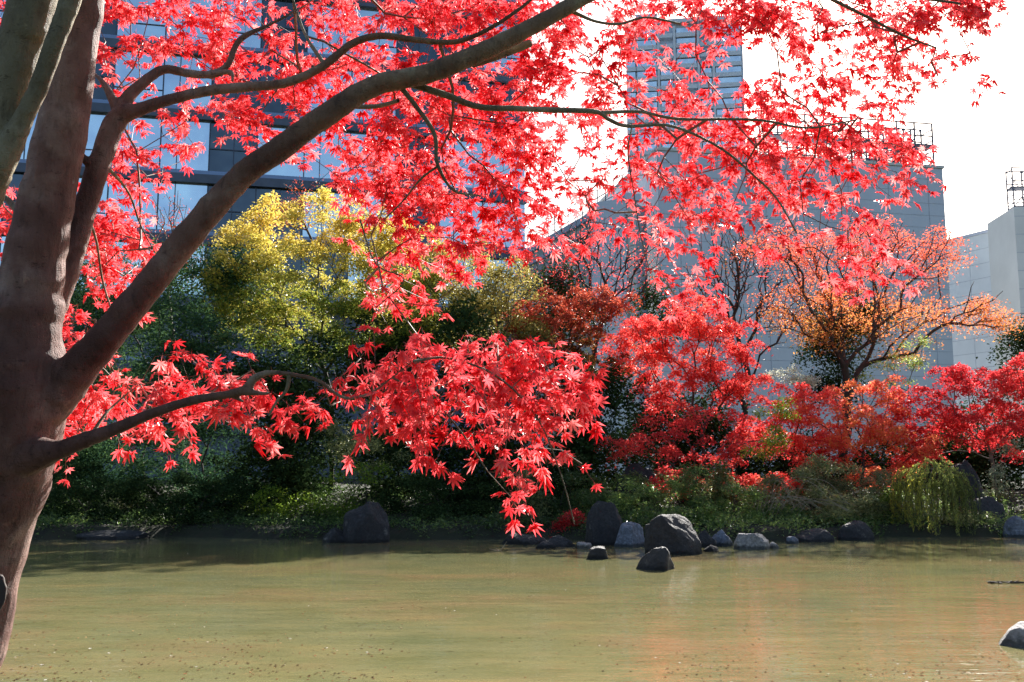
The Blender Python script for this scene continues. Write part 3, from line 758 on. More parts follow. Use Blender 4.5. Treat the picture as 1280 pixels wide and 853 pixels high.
shrub("white-flecked pale shrub left of the dark evergreen trunk", 36.5, 1000, [(985, 472, 26, 15), (1018, 466, 22, 14)], 'pale', tint=(.9, .2), lai=1.7)
shrub("light green leaves beside the orange tree's lower limb", 37.5, 1135, [(1135, 440, 30, 18), (1110, 470, 30, 18)], 'green', tint=(.85, .2), lai=1.1)

# willow shrub
def make_willow():
    base = at(1165, 660, 28.6); base[2] = groundz(base[0], base[1])
    e = thing("willow", "small weeping willow with yellow-green strands hanging to the water", "tree", base)
    top = at(1165, 590, 28.6)
    As, Bs, r0, r1 = [], [], [], []
    for k in range(4):
        q = base + (top - base) * (k / 4); q2 = base + (top - base) * ((k + 1) / 4)
        As.append(q); Bs.append(q2); r0.append(.035 - .006 * k); r1.append(.035 - .006 * (k + 1))
    C = []; D_ = []
    for k in range(170):
        a = rng.uniform(0, 6.28); rad = rng.uniform(0.1, 1.0) ** .6 * 1.2 * (1 + .28 * math.sin(3 * a + 1) + .15 * math.sin(7 * a)); hh = 1
        p0 = top + np.array((0, 0, rng.uniform(-.3, .1)))
        p1 = top + np.array((math.cos(a) * rad * .75, math.sin(a) * rad * .7, 0.30 - .45 * rad + rng.normal(0, .17)))
        Lh = max(.3, min(p1[2] - 0.08, rng.uniform(.5, 1.75)))
        p2 = p1 + np.array((math.cos(a) * .22, math.sin(a) * .2, -Lh))
        c = spline([p0, p1, (p1 * .55 + p2 * .45) + np.array((math.cos(a) * .14, 0, 0)), p2], 6)
        for i in range(len(c) - 1): As.append(c[i]); Bs.append(c[i + 1]); r0.append(.005); r1.append(.004)
        n = int(Lh * 62)
        tt = rng.uniform(5, len(c) - 1.01, n).astype(float); i0 = tt.astype(int); fr = (tt - i0)[:, None]
        C.append(c[i0] * (1 - fr) + c[i0 + 1] * fr + rng.normal(0, .02, (n, 3)))
    V, F = cones(np.array(As), np.array(Bs), np.array(r0), np.array(r1), 4)
    mesh_obj("stems", V, F, M['far_bark'], e)
    C = np.concatenate(C); dirs = np.tile(np.array((0, 0, -1.)), (len(C), 1))
    V, F = rhombi(C, 0.085, 0, 0.3, dirs)
    lx = (base[0] - C[:, 0]) / 1.0
    tn = .4 + .25 * clump_noise(C, 1.2, 5) + .12 * rng.normal(0, 1, len(C)) + .32 * lx
    mesh_obj("foliage", V, F, M['willow'], e, tint=np.repeat(np.clip(tn, 0, 1), 4))
make_willow()

def make_dry_grass():
    base = at(968, 640, 28.4); base[2] = groundz(base[0], base[1])
    As, Bs, r0, r1 = [], [], [], []
    for k in range(26):
        a = rng.uniform(-0.5, 0.9); ln = rng.uniform(.7, 1.7); hh = rng.uniform(.35, 1.0)
        s0 = base + np.array((rng.normal(0, .40), rng.normal(0, .15), 0.1))
        dx = ln * math.cos(a) * (1.15 if rng.uniform() < .85 else -0.5); dy = -ln * math.sin(a) * .5 - .2
        c = spline([s0, s0 + np.array((dx * .25, dy * .25, hh)), s0 + np.array((dx * .65, dy * .65, hh * 1.05)), s0 + np.array((dx, dy, hh * rng.uniform(.2, .7)))], 5)
        for i in range(len(c) - 1): As.append(c[i]); Bs.append(c[i + 1]); r0.append(.008); r1.append(.007)
    V, F = cones(np.array(As), np.array(Bs), np.array(r0), np.array(r1), 4)
    o = mesh_obj("dry_grass_clump", V, F, M['straw'])
    tag(o, "arching bare tan stems leaning over the water beside the round shrubs", "plant")
make_dry_grass()

# ------------------------------------------------------------------ rocks
def rock(label, cx, base_py, w, h, mat_, D=None, depth=0.8, seed=1, sink=0.12, lean=0.0, name="boulder", cuts=7, pointy=0.0, z0=0.0):
    if D is None: P = onz(cx, base_py, 0.0)
    else: P = at(cx, base_py, D); P[2] = z0
    Dp = P[1]
    sx = w * Dp / FPX / 2; sz = h * Dp / FPX; sy = sx * depth
    rr = np.random.default_rng(seed)
    bm = bmesh.new(); bmesh.ops.create_icosphere(bm, subdivisions=5, radius=1)
    planes = []
    for k in range(cuts):
        n = rr.normal(0, 1, 3); n[2] = abs(n[2]) * .9; n /= np.linalg.norm(n); planes.append((n, rr.uniform(.62, .85)))
    off = Vector(rr.uniform(0, 50, 3))
    for v in bm.verts:
        p = np.array(v.co)
        for n, dd in planes:
            s = p @ n
            if s > dd: p = p - n * (s - dd) * .93
        q = Vector(p)
        q *= 1 + 0.13 * noise.noise(q * 1.6 + off) + 0.05 * noise.noise(q * 4.5 + off) + 0.02 * noise.noise(q * 12 + off)
        q.z = math.copysign(abs(q.z) ** .84, q.z)
        if pointy and q.z > 0: q.x *= 1 - pointy * q.z; q.y *= 1 - pointy * q.z * .7
        q.x += lean * q.z
        v.co = q
    zmax = max(v.co.z for v in bm.verts)
    xa = min(v.co.x for v in bm.verts); xb = max(v.co.x for v in bm.verts)
    for v in bm.verts: v.co.x = (v.co.x - (xa + xb) / 2) * 2 / (xb - xa)
    me = bpy.data.meshes.new(name)
    for v in bm.verts:
        v.co.x *= sx; v.co.y *= sy
        v.co.z = (v.co.z / zmax) * sz if v.co.z > 0 else v.co.z * (sink + .2)
    for f in bm.faces: f.smooth = True
    bm.to_mesh(me); bm.free(); me.materials.append(mat_)
    o = bpy.data.objects.new(name, me); o.location = (P[0], P[1] + sy * .7, z0); link(o)
    tag(o, label, "rock", "rocks along the pond edge")
    return o
K = M
rock("dark standing boulder in the shade at centre left", 455, 679, 60, 50, K['rock_dark'], seed=3, pointy=.12, lean=.1)
rock("tall dark rounded boulder left of the pale blue-grey rock", 758, 682, 52, 54, K['rock_dark'], seed=11)
rock("pale blue-grey split rock between two dark boulders", 789, 684, 44, 30, K['rock_grey'], seed=12)
rock("tiny blue-grey stone wedged beside the large black boulder", 812, 684, 11, 15, K['rock_grey'], seed=13)
rock("largest black boulder with pale streaks at the shoreline", 846, 693, 72, 48, K['rock_dark'], seed=14, lean=-.12)
rock("wedge-shaped rock standing alone in the lit water", 821, 713, 50, 28, K['rock_dark'], seed=15, pointy=.4, lean=.3)
rock("small flat pale stone in the water left of the boulders", 731, 686, 20, 8, K['rock_pale'], seed=16)
rock("small dark stone beside the flat pale stone", 748, 699, 30, 15, K['rock_dark'], seed=17)
rock("low wet rounded rock below the round shrub", 944, 687, 46, 19, K['rock_pale'], seed=18)
rock("small pointed stone at the right end of the low wet rock", 968, 686, 14, 8, K['rock_pale'], seed=19, pointy=.3)
rock("grey stone half hidden under the round shrub", 904, 683, 28, 20, K['rock_grey'], seed=45)
rock("dark stone in the gap right of the largest boulder", 884, 684, 26, 20, K['rock_dark'], seed=21)
rock("dark rounded stone under the pale sunlit shrub", 1075, 676, 44, 24, K['rock_dark'], seed=22)
rock("low dark stone at the foot of the dry grass", 1020, 678, 50, 16, K['rock_dark'], seed=23)
rock("blue-grey boulder cut by the right edge at the waterline", 1276, 672, 34, 26, K['rock_grey'], seed=46)
rock("flat whitish slab rising from near water at right edge", 1281, 809, 60, 27, K['rock_pale'], seed=41, sink=.05, depth=.9, pointy=.35, lean=.4)
rock("large near-black boulder under the low layered maple", 797, 655, 70, 72, K['rock_dark'], D=30.3, seed=26, z0=.3)
rock("round black boulder in shade under the crimson maple", 1214, 645, 50, 74, K['rock_dark'], D=31.5, seed=27, cuts=1, z0=.3)
rock("broad dark stone block right of the willow", 1235, 655, 60, 34, K['rock_dark'], D=29.8, seed=28, z0=.25)
rock("small grey stone just right of the low wet rock's pointed end", 992, 680, 18, 9, K['rock_grey'], seed=52)
rock("half-sunk dark stone in front of the thin olive shrub's right side", 682, 686, 26, 9, K['rock_dark'], seed=53)
rock("small dark stone at the foot of the black boulder's right side", 890, 690, 20, 8, K['rock_dark'], seed=54)
rock("dark stone on the shaded bank beside the standing boulder's left foot", 418, 679, 34, 18, K['rock_dark'], seed=55)
rock("dark bank stone below the thin olive shrub", 655, 681, 60, 14, K['rock_dark'], seed=29)
rock("dark bank stone below the small red sapling", 700, 684, 40, 14, K['rock_dark'], seed=31)
rock("low dark stone at the far left shoreline", 130, 675, 90, 11, K['rock_dark'], seed=34)

# ground cover on the far bank
def bank_cover():
    n = 2600
    x = rng.uniform(-22, 24, n); off = rng.uniform(0.05, 5.5, n) ** 1.0
    y = shore_y(x) + off
    z = np.array([groundz(a, b_) for a, b_ in zip(x, y)])
    hgt = 0.10 + 0.22 * np.clip(clump_noise(np.stack([x, y, 0 * x], 1), 0.9, 31) + .5, 0, 1.3)
    C = scatter_leaves(np.stack([x, y, z + hgt * .6], 1), (.17, .17, .10), 34, .08, droop=.1)
    V, F = rhombi(C, .085, .8, .55)
    tn = .22 + .2 * (C[:, 0] > 2) + .35 * clump_noise(C, .7, 32) + .2 * rng.normal(0, 1, len(C))  # left part tinted darker, the bank's shade put into the leaf colour
    o = mesh_obj("ground_cover", V, F, M['green'], tint=np.repeat(np.clip(tn, 0, 1), 4))
    tag(o, "low leafy ground cover along the far bank under the shrubs", "ground cover", kind="stuff")
bank_cover()

# floating fallen leaves, with white specks painted in as water glints
def floating():
    n = 6500
    px = rng.uniform(-100, 1400, n); py = 853 + 20 - (rng.uniform(0, 1, n) ** 1.7) * 185
    C = np.array([onz(a, b_, 0.004) for a, b_ in zip(px, py)])
    cn = clump_noise(C, 0.8, 77) + .5 * clump_noise(C, 2.5, 78)
    C = C[(cn + rng.normal(0, .3, n)) > .12]
    # thicker rafts
    for (x, y, m_) in ((310, 835, 60), (415, 845, 70), (450, 815, 40), (60, 845, 30), (870, 835, 70), (900, 820, 50), (1180, 800, 40), (1120, 840, 60), (300, 800, 30), (640, 800, 25)):
        c = onz(x, y, .004); C = np.vstack([C, c + rng.normal(0, 1, (m_, 3)) * np.array((.35, .16, 0))])
    C = C[(C[:, 1] > 5)]
    C = C[rng.uniform(0, 1, len(C)) < .8]
    N = len(C); sz = rng.uniform(.008, .028, N)[:, None, None]; a = rng.uniform(0, 6.28, N)
    V0, F0 = leaf_template(.05, .1)
    u = np.stack([np.cos(a), np.sin(a), .06 * np.sin(a * 7)], 1); w_ = np.stack([-np.sin(a), np.cos(a), .06 * np.cos(a * 5)], 1)
    V = C[:, None, :] + sz * (u[:, None, :] * V0[None, :, 0:1] + w_[:, None, :] * V0[None, :, 1:2] + np.array((0, 0, 1.)) * np.abs(V0[None, :, 2:3]) * rng.uniform(0, 2, (N, 1, 1)))
    V = V.reshape(-1, 3); V[:, 2] = np.maximum(V[:, 2], .003); F = (F0[None] + (np.arange(N) * len(V0))[:, None, None]).reshape(-1, 3)
    m = leaf_mat("fallen_leaves_and_glints", [(0.0, (0.07, 0.035, 0.02)), (0.55, (0.14, 0.055, 0.025)), (0.78, (0.32, 0.07, 0.03)), (0.9, (0.42, 0.28, 0.14)), (0.95, (0.75, 0.7, 0.65)), (1.0, (0.8, 0.78, 0.75))], 0.1, 0.9, 0.05)  # white end of the ramp imitates sparkles on the water
    o = mesh_obj("floating_leaves_and_glints", V, F, m, tint=np.repeat(rng.uniform(0, 1, N) ** 1.4, len(V0)))
    tag(o, "brown and red fallen leaves and painted white sparkles on the pond surface", "fallen leaves", kind="stuff")

def debris():
    c = onz(1252, 729, 0.0)
    g = Geo()
    for k in range(16):
        a = c + np.array((rng.normal(0, .25), rng.normal(0, .06), .01)); b_ = a + np.array((rng.normal(0, .2), rng.normal(0, .05), rng.uniform(0, .035)))
        g.tube(a, b_, .012, .006, 5)
    o = g.build("floating_debris", M['far_bark']); tag(o, "small dark raft of twigs floating near the right edge", "debris")
    c = onz(625, 688, 0.0); g = Geo()
    for dx, dz in ((-.25, .03), (-.1, .05), (.12, .12), (.16, .2), (.05, .04)): g.tube(c + np.array((0, 0, -.02)), c + np.array((dx, 0, dz)), .01, .005, 5)
    o = g.build("water_twig", M['straw']); tag(o, "pale forked twig poking out of the shaded water", "twig")
debris()

# ------------------------------------------------------------------ the near maple
def pathD(pts, k_=1.0, thin=0.0045):
    """pts: (px, py, width_px, D) -> centreline, radii (smoothed)"""
    C = np.array([at(x, y, D) for x, y, w_, D in pts]); r_ = np.array([w_ / 2 * D / FPX for x, y, w_, D in pts])
    Cs = spline(C, 8); rs = spline(np.stack([r_, r_, r_], 1), 8)[:, 0]
    rs = rs * k_
    return Cs, np.maximum(rs - thin, rs * .55)

gb = at(-75, 853, 2.5)
nb_ = np.array((gb[0], gb[1], groundz(gb[0], gb[1])))
nm = thing("maple_tree", "near maple with thick brown trunk and scarlet leaves across the top", "tree", nb_)
bm = bmesh.new()
tr_low = at(-62, 853, 2.5)
C, r_ = pathD([(-62, 853, 108, 2.5), (-44, 790, 104, 2.5), (-22, 700, 100, 2.5), (2, 620, 106, 2.48), (16, 550, 118, 2.46), (24, 480, 118, 2.45), (32, 400, 92, 2.45), (50, 290, 74, 2.46), (79, 150, 64, 2.48), (102, 0, 58, 2.5), (118, -120, 54, 2.52), (130, -300, 46, 2.5), (150, -520, 34, 2.5)])
base_pt = np.array((nb_[0], nb_[1], nb_[2] - .1))
C = np.vstack([base_pt, base_pt * .75 + C[0] * .25, (base_pt + C[0]) / 2, C[:]]); r_ = np.concatenate([[.17, .135, .115], r_])
add_sweep(bm, C, r_, 26, .10, 1)
limbC = [(20, 545, 90, 2.46), (62, 500, 76, 2.45), (120, 436, 56, 2.42), (185, 358, 49, 2.4), (250, 278, 46, 2.38), (305, 218, 42, 2.38), (345, 190, 41, 2.38), (420, 136, 39, 2.38), (470, 107, 36, 2.39), (535, 92, 35, 2.4), (600, 66, 33, 2.42), (660, 36, 30, 2.45), (720, 3, 27, 2.48), (780, -32, 25, 2.5), (860, -100, 20, 2.55), (960, -200, 14, 2.6)]
Cc, rc = pathD(limbC, .86); add_sweep(bm, Cc, rc, 22, .11, 2)
limbB = [(30, 440, 70, 2.49), (66, 375, 50, 2.52), (92, 310, 40, 2.54), (106, 262, 37, 2.56), (126, 200, 36, 2.58), (146, 150, 35, 2.6), (175, 137, 24, 2.6), (215, 124, 21, 2.62), (265, 113, 20, 2.64), (310, 109, 19, 2.66), (360, 103, 18, 2.68), (405, 82, 17, 2.7), (440, 55, 16, 2.7), (475, 45, 15, 2.7), (520, 50, 14, 2.7), (565, 53, 13, 2.7), (600, 42, 12, 2.68), (640, 18, 11, 2.68), (672, -10, 10, 2.7), (720, -80, 8, 2.7)]
Cb, rb = pathD(limbB, .88); add_sweep(bm, Cb, rb, 18, .10, 3)
limbB1 = [(146, 152, 30, 2.6), (158, 125, 22, 2.62), (180, 103, 18, 2.64), (205, 87, 16, 2.66), (235, 92, 15, 2.67), (262, 93, 14, 2.69), (284, 82, 13, 2.7), (300, 50, 12, 2.72), (335, 32, 9, 2.74), (362, 18, 7, 2.76), (395, -4, 5, 2.8), (420, -40, 4, 2.8)]
Cb1, rb1 = pathD(limbB1); add_sweep(bm, Cb1, rb1, 14, .14, 4)
limbG = [(30, 570, 60, 2.42), (75, 562, 30, 2.36), (112, 548, 25, 2.33), (150, 534, 21, 2.3), (190, 517, 18.5, 2.27), (240, 501, 17, 2.24), (285, 493, 16, 2.22), (308, 486, 17, 2.21), (318, 473, 16, 2.21), (340, 466, 12, 2.2), (375, 470, 11, 2.2), (400, 477, 10, 2.2), (418, 491, 9.5, 2.2), (435, 498, 9, 2.2), (462, 492, 8, 2.2), (485, 476, 7, 2.2), (516, 452, 5, 2.2)]
Cg, rg = pathD(limbG); add_sweep(bm, Cg, rg, 14, .12, 5)
stub = [(590, 80, 16, 2.46), (625, 68, 17, 2.5), (664, 54, 15, 2.53)]
Cs_, rs_ = pathD(stub); add_sweep(bm, Cs_, rs_, 12, .1, 6)
# stubs and knots
for pts in ([(150, 143, 20, 2.6), (132, 108, 13, 2.62), (118, 92, 8, 2.64)], [(118, 205, 24, 2.57), (107, 200, 16, 2.55), (101, 190, 8, 2.55)], [(305, 490, 16, 2.21), (330, 492, 10, 2.2), (338, 491, 7, 2.2)], [(285, 494, 10, 2.22), (300, 500, 9, 2.22), (306, 503, 6, 2.22)],
            [(262, 95, 14, 2.69), (288, 90, 10, 2.67), (291, 103, 8, 2.66)]):
    c_, q_ = pathD(pts); add_sweep(bm, c_, q_, 12, .12, 7)
me = bpy.data.meshes.new("trunk"); bm.normal_update(); bm.to_mesh(me); bm.free()
tmp = bpy.data.objects.new("trunk", me); link(tmp)
md = tmp.modifiers.new("r", 'REMESH'); md.mode = 'VOXEL'; md.voxel_size = 0.0034
ms = tmp.modifiers.new("s", 'SMOOTH'); ms.iterations = 7; ms.factor = 0.5
dg = bpy.context.evaluated_depsgraph_get()
me2 = bpy.data.meshes.new_from_object(tmp.evaluated_get(dg))
bpy.data.objects.remove(tmp); bpy.data.meshes.remove(me)
me2.name = "trunk"; me2.materials.clear()
for p_ in me2.polygons: p_.use_smooth = True
tm = bark_mat("maple_bark", (0.095, 0.042, 0.033), (0.19, 0.10, 0.08), (0.36, 0.26, 0.22))
# lower trunk brown, outer limbs greener: mixes with distance along x and height
t = tm.node_tree
pr = [n for n in t.nodes if n.type == 'BSDF_PRINCIPLED'][0]
src = pr.inputs["Base Color"].links[0].from_socket
geo = t.nodes.new("ShaderNodeNewGeometry"); sep = t.nodes.new("ShaderNodeSeparateXYZ"); L(t, geo.outputs["Position"], sep.inputs[0])
mr = nd(t, "ShaderNodeMapRange"); mr.inputs[1].default_value = -0.9; mr.inputs[2].default_value = -0.2; L(t, sep.outputs[0], mr.inputs[0])
mo = nd(t, "ShaderNodeMix", _data_type='RGBA', _blend_type='MULTIPLY'); L(t, mr.outputs[0], mo.inputs[0]); L(t, src, mo.inputs[6]); mo.inputs[7].default_value = (1.25, 1.6, 1.15, 1)
L(t, mo.outputs[2], pr.inputs["Base Color"])
me2.materials.append(tm)
to = bpy.data.objects.new("trunk", me2); link(to, nm)

kc = at(-3, 742, 2.405)
bmk = bmesh.new(); bmesh.ops.create_icosphere(bmk, subdivisions=3, radius=1)
for v in bmk.verts:
    k_ = 1 + .2 * noise.noise(v.co * 2.3)
    v.co = Vector((v.co.x * .020, v.co.y * .012, v.co.z * .046)) * k_ + Vector(kc)
    if v.co.y < kc[1] - .004: v.co.y = kc[1] - .004 + (v.co.z - kc[2]) * .03
mek = bpy.data.meshes.new("knot"); bmk.to_mesh(mek); bmk.free(); mek.materials.append(M['far_bark'])
for p_ in mek.polygons: p_.use_smooth = True
link(bpy.data.objects.new("knot", mek), nm)

# thin branches as parts
def branch(pts, n=8, lump=.1, matk='bark_olive'):
    c_, q_ = pathD(pts, .8, 0.0002); V, F, caps = sweep(c_, q_, n, lump, 3)
    return mesh_obj("branch", V, F, M[matk], nm, smooth=True), c_
fixed = []
def reg(c): fixed.append(c)
for c in (Cc[18:], Cb[24:], Cb1, Cg[24:], Cs_): reg(c)
for pts in (
    [(492, 100, 14, 2.4), (520, 107, 12, 2.42), (560, 120, 11, 2.45), (600, 134, 10, 2.5), (650, 136, 9.5, 2.55), (700, 138, 9, 2.6), (745, 140, 8, 2.65), (762, 150, 7, 2.67), (785, 158, 6, 2.7), (840, 158, 5, 2.75), (900, 185, 4, 2.8), (945, 222, 4, 2.85), (972, 250, 3.5, 2.85), (996, 292, 3, 2.85)],
    [(752, 141, 7, 2.66), (800, 140, 5.5, 2.75), (850, 149, 5, 2.85), (945, 150, 4.5, 3.0), (1010, 160, 3.5, 3.1), (1070, 150, 2.5, 3.2)],
    [(500, 108, 9, 2.4), (520, 133, 8, 2.42), (543, 168, 7, 2.45), (547, 205, 6, 2.46), (567, 238, 4.5, 2.5), (600, 245, 3, 2.6)],
    [(547, 208, 4.5, 2.46), (525, 225, 4, 2.5), (505, 250, 3, 2.55), (480, 275, 2.5, 2.6)],
    [(405, 140, 9, 2.42), (430, 134, 8, 2.5), (470, 133, 7.5, 2.55), (498, 126, 6.5, 2.5)],
    [(716, 15, 7, 2.5), (745, 27, 5, 2.55), (775, 30, 4.5, 2.6), (808, 22, 4, 2.65), (850, 30, 3.5, 2.75)],
    [(930, -30, 7, 2.6), (1000, -20, 6.5, 2.8), (1045, 2, 6, 2.95), (1085, 22, 5, 3.05), (1130, 45, 4, 3.15), (1170, 60, 3, 3.2)],
    [(860, -100, 9, 2.6), (1000, -60, 8, 2.8), (1120, -10, 6, 3.0), (1200, 5, 4, 3.1)],
    [(362, 468, 8, 2.2), (358, 488, 6, 2.2), (346, 502, 5, 2.2), (336, 520, 3.5, 2.2)],
    [(405, 80, 8, 2.7), (380, 40, 5, 2.85), (360, -20, 4, 2.9)],
    [(790, 158, 2.5, 2.7), (785, 190, 2.2, 2.7), (792, 240, 2, 2.72), (800, 290, 1.8, 2.75), (812, 340, 1.6, 2.75)],
    [(516, 452, 5, 2.2), (560, 448, 4, 2.25), (620, 470, 3.5, 2.3), (670, 520, 3, 2.3), (700, 590, 2.5, 2.3), (718, 655, 2, 2.3)],
    [(490, 472, 4, 2.2), (540, 500, 3.5, 2.25), (580, 545, 3, 2.3), (610, 590, 2.2, 2.3)],
    [(106, 262, 5, 2.6), (120, 300, 4, 2.7), (128, 350, 3.5, 2.8), (140, 390, 2.5, 2.8)],
    [(62, 480, 10, 2.5), (90, 470, 6, 2.6), (105, 440, 4, 2.7), (120, 400, 3, 2.75)],
    [(112, 548, 8, 2.4), (130, 520, 5, 2.45), (150, 500, 3, 2.5), (175, 480, 2, 2.5)],
    [(46, 290, 18, 2.6), (10, 250, 10, 2.8), (-30, 220, 7, 2.9)],
    [(126, 200, 7, 2.65), (160, 240, 4, 2.9), (175, 280, 3, 3.0), (190, 310, 2, 3.05)],
    [(450, 275, 3, 2.6), (470, 330, 2.5, 2.6), (505, 350, 2.2, 2.6), (470, 385, 2, 2.6)],
):
    o, c = branch(pts); reg(c)

# leaf sprays: coverage of the crown in 40 px steps, as the branches carry it
GRID = """
55357887745788888765778887568887410
40056788865545788786543336788640000
10024446787767768875321124665531000
01023467675777888766666577764210000
12034522664687767755678878876200000
20044200134887577733677667654300000
62065100012588887731577455654000000
51086100000257776542455334564100000
20066000000054321011354112342000000
01145000000134000000132001100000000
07730000000012442100000000000000000
06730334303568899984000000000000000
03788888878899999994000000000000000
00766666540157888720000000000000000
00200000000003345510000000000000000
00000000000000006200000000000000000
""".split()
def leaf_template(curl=0.25, fold=0.12):
    lob = [(-128, .40), (-80, .74), (-39, .93), (0, 1.0), (39, .93), (80, .74), (128, .40)]
    pts = []
    def P(a, r_, z=0): pts.append((r_ * math.sin(R(a)), r_ * math.cos(R(a)), z))
    P(-165, .07)
    for i, (a, l) in enumerate(lob):
        wsh = math.degrees(math.atan(.115 / .55))
        P(a - wsh * (1.1 if l > .5 else 1.5), l * .56, fold * .25)
        P(a, l)
        P(a + wsh * (1.1 if l > .5 else 1.5), l * .56, fold * .25)
        if i < 6: P((a + lob[i + 1][0]) / 2, .27 if l > .5 and lob[i + 1][1] > .5 else .2, fold)
    P(165, .07)
    pts = np.array(pts)
    pts[:, 2] += -curl * (pts[:, 0] ** 2 + pts[:, 1] ** 2)
    n = len(pts)
    V = np.vstack([[0, 0, 0.0], pts, [-.018, -.02, 0], [.018, -.02, 0], [.0, -.75, .22]])
    F = [(0, 1 + (i + 1) % n, 1 + i) for i in range(n)] + [(n + 1, n + 2, n + 3)]
    return V, np.array(F)
TPL = [leaf_template(.18, .05), leaf_template(.42, .14), leaf_template(-.12, .18)]

def leaves_mesh(name, P, T, Nn, s, parent, tints):
    """P joints, T tip directions, Nn normals, s sizes"""
    b_ = Nn / np.linalg.norm(Nn, axis=1, keepdims=True)
    a = T - b_ * np.sum(T * b_, axis=1, keepdims=True); a /= np.linalg.norm(a, axis=1, keepdims=True)
    c = np.cross(a, b_)
    kind = rng.integers(0, 3, len(P)); Vs, Fs, Ts = [], [], []; off = 0
    for k in range(3):
        I = np.where(kind == k)[0]; V0, F0 = TPL[k]
        cur = (rng.uniform(.2, 2.3, len(I)))[:, None, None]
        V = P[I][:, None, :] + s[I][:, None, None] * (c[I][:, None, :] * V0[None, :, 0:1] * rng.uniform(.85, 1.05, len(I))[:, None, None] + a[I][:, None, :] * V0[None, :, 1:2] + b_[I][:, None, :] * V0[None, :, 2:3] * cur)
        Vs.append(V.reshape(-1, 3)); Fs.append((F0[None] + (np.arange(len(I)) * len(V0))[:, None, None]).reshape(-1, 3) + off)
        Ts.append(np.repeat(tints[I], len(V0))); off += len(I) * len(V0)
    return mesh_obj(name, np.concatenate(Vs), np.concatenate(Fs), M['maple_leaf'], parent, tint=np.concatenate(Ts))

def leafdepth(px, py, low):
    if px < 170 and py > 380: return 2.75 + rng.normal(0, .1)
    if low: return 2.24 + .0006 * max(0, px - 400) + (0.2 if px < 430 else 0) + rng.normal(0, .1) * (.6 if px < 430 else 1)
    if px < 160 and py > 380: return 2.75 + rng.normal(0, .12)
    b0 = 2.78 + 0.55 * min(1, max(0, px) / 1200) + (0.35 if px < 470 else 0.0)
    return b0 + abs(rng.normal(0, .28)) - 0.03

def sprays_from_grid(rows, low):
    out = []
    for j, row in enumerate(rows):
        for i, ch in enumerate(row[:32]):
            py0 = j * 40; isl = (j >= 10)
            if isl != low: continue
            cov = .93 * (int(ch) / 9) ** 1.35
            if cov <= 0: continue
            D = 2.3 if low else 3.1
            aleaf = 1.3 * (0.033 * FPX / D) ** 2 * .62
            n = -math.log(1 - min(cov, .93)) * 1600 / aleaf / 8.0 * (5.0 if not low else 3.4)
            for _ in range(rng.poisson(n)):
                out.append((i * 40 + rng.uniform(0, 40) - 16, py0 + rng.uniform(0, 40) - (14 if low else 8)))
    return out
def make_sprays(name, pts2, low, fixed_nodes, parent):
    targets = np.array([at(px, py, leafdepth(px, py, low)) for px, py in pts2])
    fn = np.concatenate(fixed_nodes)
    base = [fn[i] for i in range(len(fn))]
    pos = base; par = [-1] * len(base)
    P, par, wt, tips = grow(pos, par, targets, .07, .08, up=0.0, bf=0.35)
    i = np.arange(len(base), len(P))
    r_ = .00075 * wt ** .36
    A = P[par[i]]; B = P[i]
    V1, F1 = cones(A, B, np.minimum(r_[par[i]], r_[i] * 1.3), r_[i], 5)
    # leaves along little end twigs
    LP, LT, LN, LS, LT2 = [], [], [], [], []
    TA, TB, TR = [], [], []
    spray_t = rng.uniform(0, 1, len(targets))
    for k, T in enumerate(targets):
        px, py = pts2[k]
        d_ = np.array((rng.normal(.45, .5), rng.normal(-.1, .5), rng.normal(-.35, .35)))
        if low: d_ = np.array((rng.normal(.5, .45), rng.normal(-.1, .4), rng.normal(-.55, .35)))
        d_ /= np.linalg.norm(d_)
        ln = rng.uniform(.05, .11); npair = rng.integers(2, 5)
        q0 = T - d_ * ln * .6
        sagv = np.array((0, 0, -.25))
        side = np.cross(d_, (0, 0, 1.)); side /= np.linalg.norm(side) + 1e-6
        pts = [q0 + d_ * ln * s_ / 4 + sagv * (ln * (s_ / 4) ** 2) for s_ in range(5)]
        for s_ in range(4): TA.append(pts[s_]); TB.append(pts[s_ + 1]); TR.append(.0009)
        for s_ in range(npair + 1):
            f = s_ / npair; qq = q0 + d_ * ln * f + sagv * ln * f * f
            for sg in ((-1, 1) if s_ < npair else (0, 0.6)):
                tip = d_ * .7 + side * sg * .9 + np.array((0, 0, -.55)) + rng.normal(0, .3, 3)
                tip /= np.linalg.norm(tip)
                s = rng.uniform(.021, .035) * (0.98 if low else 1.0)
                nv = np.array((rng.normal(0, .45), rng.normal(-.45, .45), rng.normal(.62, .35)))
                LP.append(qq + tip * s * .72); LT.append(tip); LN.append(nv); LS.append(s)
                LT2.append(np.clip(.25 + .6 * spray_t[k] ** 1.5 + rng.normal(0, .18), 0, 1))
    V2, F2 = cones(np.array(TA), np.array(TB), np.array(TR), np.array(TR) * .8, 4)
    mesh_obj("twigs", np.vstack([V1, V2]), np.vstack([F1, F2 + len(V1)]), M['twig'], parent)
    leaves_mesh(name, np.array(LP), np.array(LT), np.array(LN), np.array(LS), parent, np.array(LT2))
    print("sprays", name, len(pts2), "leaves", len(LP))

up_pts = sprays_from_grid(GRID, False)
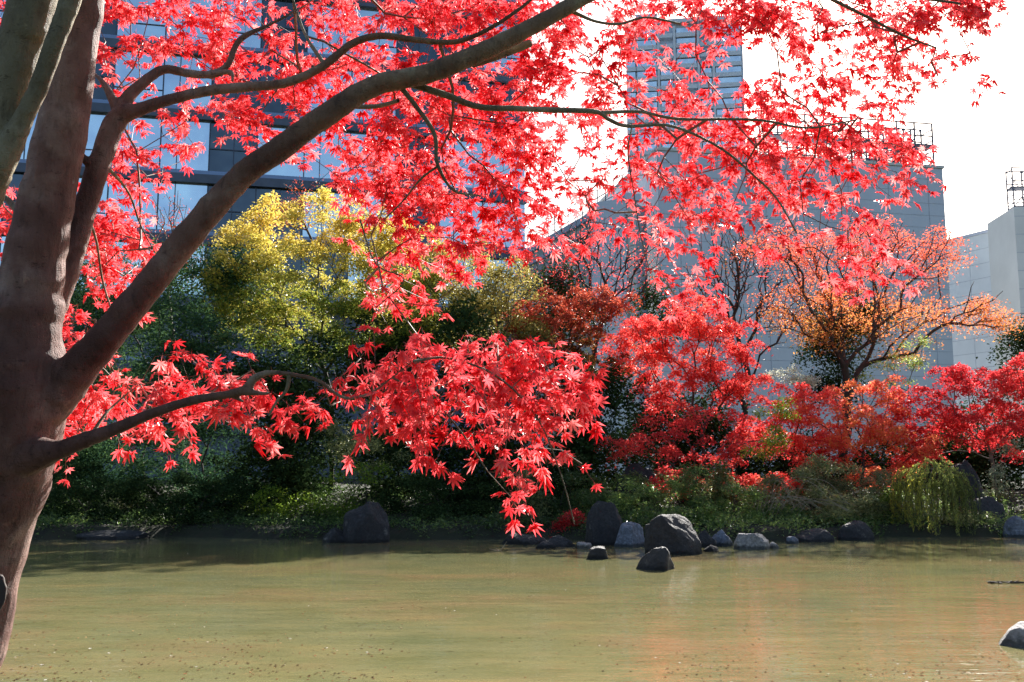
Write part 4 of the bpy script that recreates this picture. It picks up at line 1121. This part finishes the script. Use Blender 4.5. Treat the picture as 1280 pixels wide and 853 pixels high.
# crown above and beside the picture
for _ in range(260):
    up_pts.append((rng.uniform(-350, 1500), rng.uniform(-520, 0)))
for _ in range(60): up_pts.append((rng.uniform(-420, 0), rng.uniform(0, 320)))
low_pts = sprays_from_grid(GRID, True)
make_sprays("crown", up_pts, False, [c for c in fixed if c is not fixed[3]], nm)
make_sprays("low_foliage", low_pts, True, [fixed[3]] + fixed[-9:], nm)

floating()

# neighbouring olive stem, forked, in front of the trunk
sb = at(-190, 853, 2.3)
nb2 = thing("maple_tree", "forked olive-green stem leaning in from the left edge before the brown trunk", "tree", (sb[0], sb[1], groundz(sb[0], sb[1])))
bm = bmesh.new()
b0 = np.array((sb[0], sb[1], groundz(sb[0], sb[1]) - .1))
C, r_ = pathD([(-150, 560, 80, 2.2), (-90, 400, 70, 2.18), (-40, 280, 62, 2.16), (-14, 215, 58, 2.16), (4, 150, 52, 2.16), (20, 80, 56, 2.17), (38, 10, 62, 2.18), (55, -60, 58, 2.2), (80, -200, 50, 2.2), (90, -400, 40, 2.2)])
C = np.vstack([b0, (b0 + C[0]) / 2, C]); r_ = np.concatenate([[.11, .085], r_])
add_sweep(bm, C, r_, 22, .10, 11)
C, r_ = pathD([(-12, 222, 48, 2.15), (8, 190, 40, 2.14), (28, 150, 30, 2.13), (48, 110, 28, 2.13), (68, 55, 28, 2.13), (88, 0, 30, 2.14), (108, -60, 28, 2.15), (140, -200, 20, 2.15)])
add_sweep(bm, C, r_, 16, .12, 12)
me = bpy.data.meshes.new("stem"); bm.to_mesh(me); bm.free(); tmp = bpy.data.objects.new("stem", me); link(tmp)
md = tmp.modifiers.new("r", 'REMESH'); md.mode = 'VOXEL'; md.voxel_size = 0.0034
ms = tmp.modifiers.new("s", 'SMOOTH'); ms.iterations = 6; ms.factor = 0.5
dg = bpy.context.evaluated_depsgraph_get(); me2 = bpy.data.meshes.new_from_object(tmp.evaluated_get(dg))
bpy.data.objects.remove(tmp); bpy.data.meshes.remove(me)
me2.name = "trunk"; me2.materials.clear(); me2.materials.append(M['bark_olive'])
for p_ in me2.polygons: p_.use_smooth = True
link(bpy.data.objects.new("trunk", me2), nb2)

print("faces", sum(len(o.data.polygons) for o in bpy.data.objects if o.type == 'MESH'))
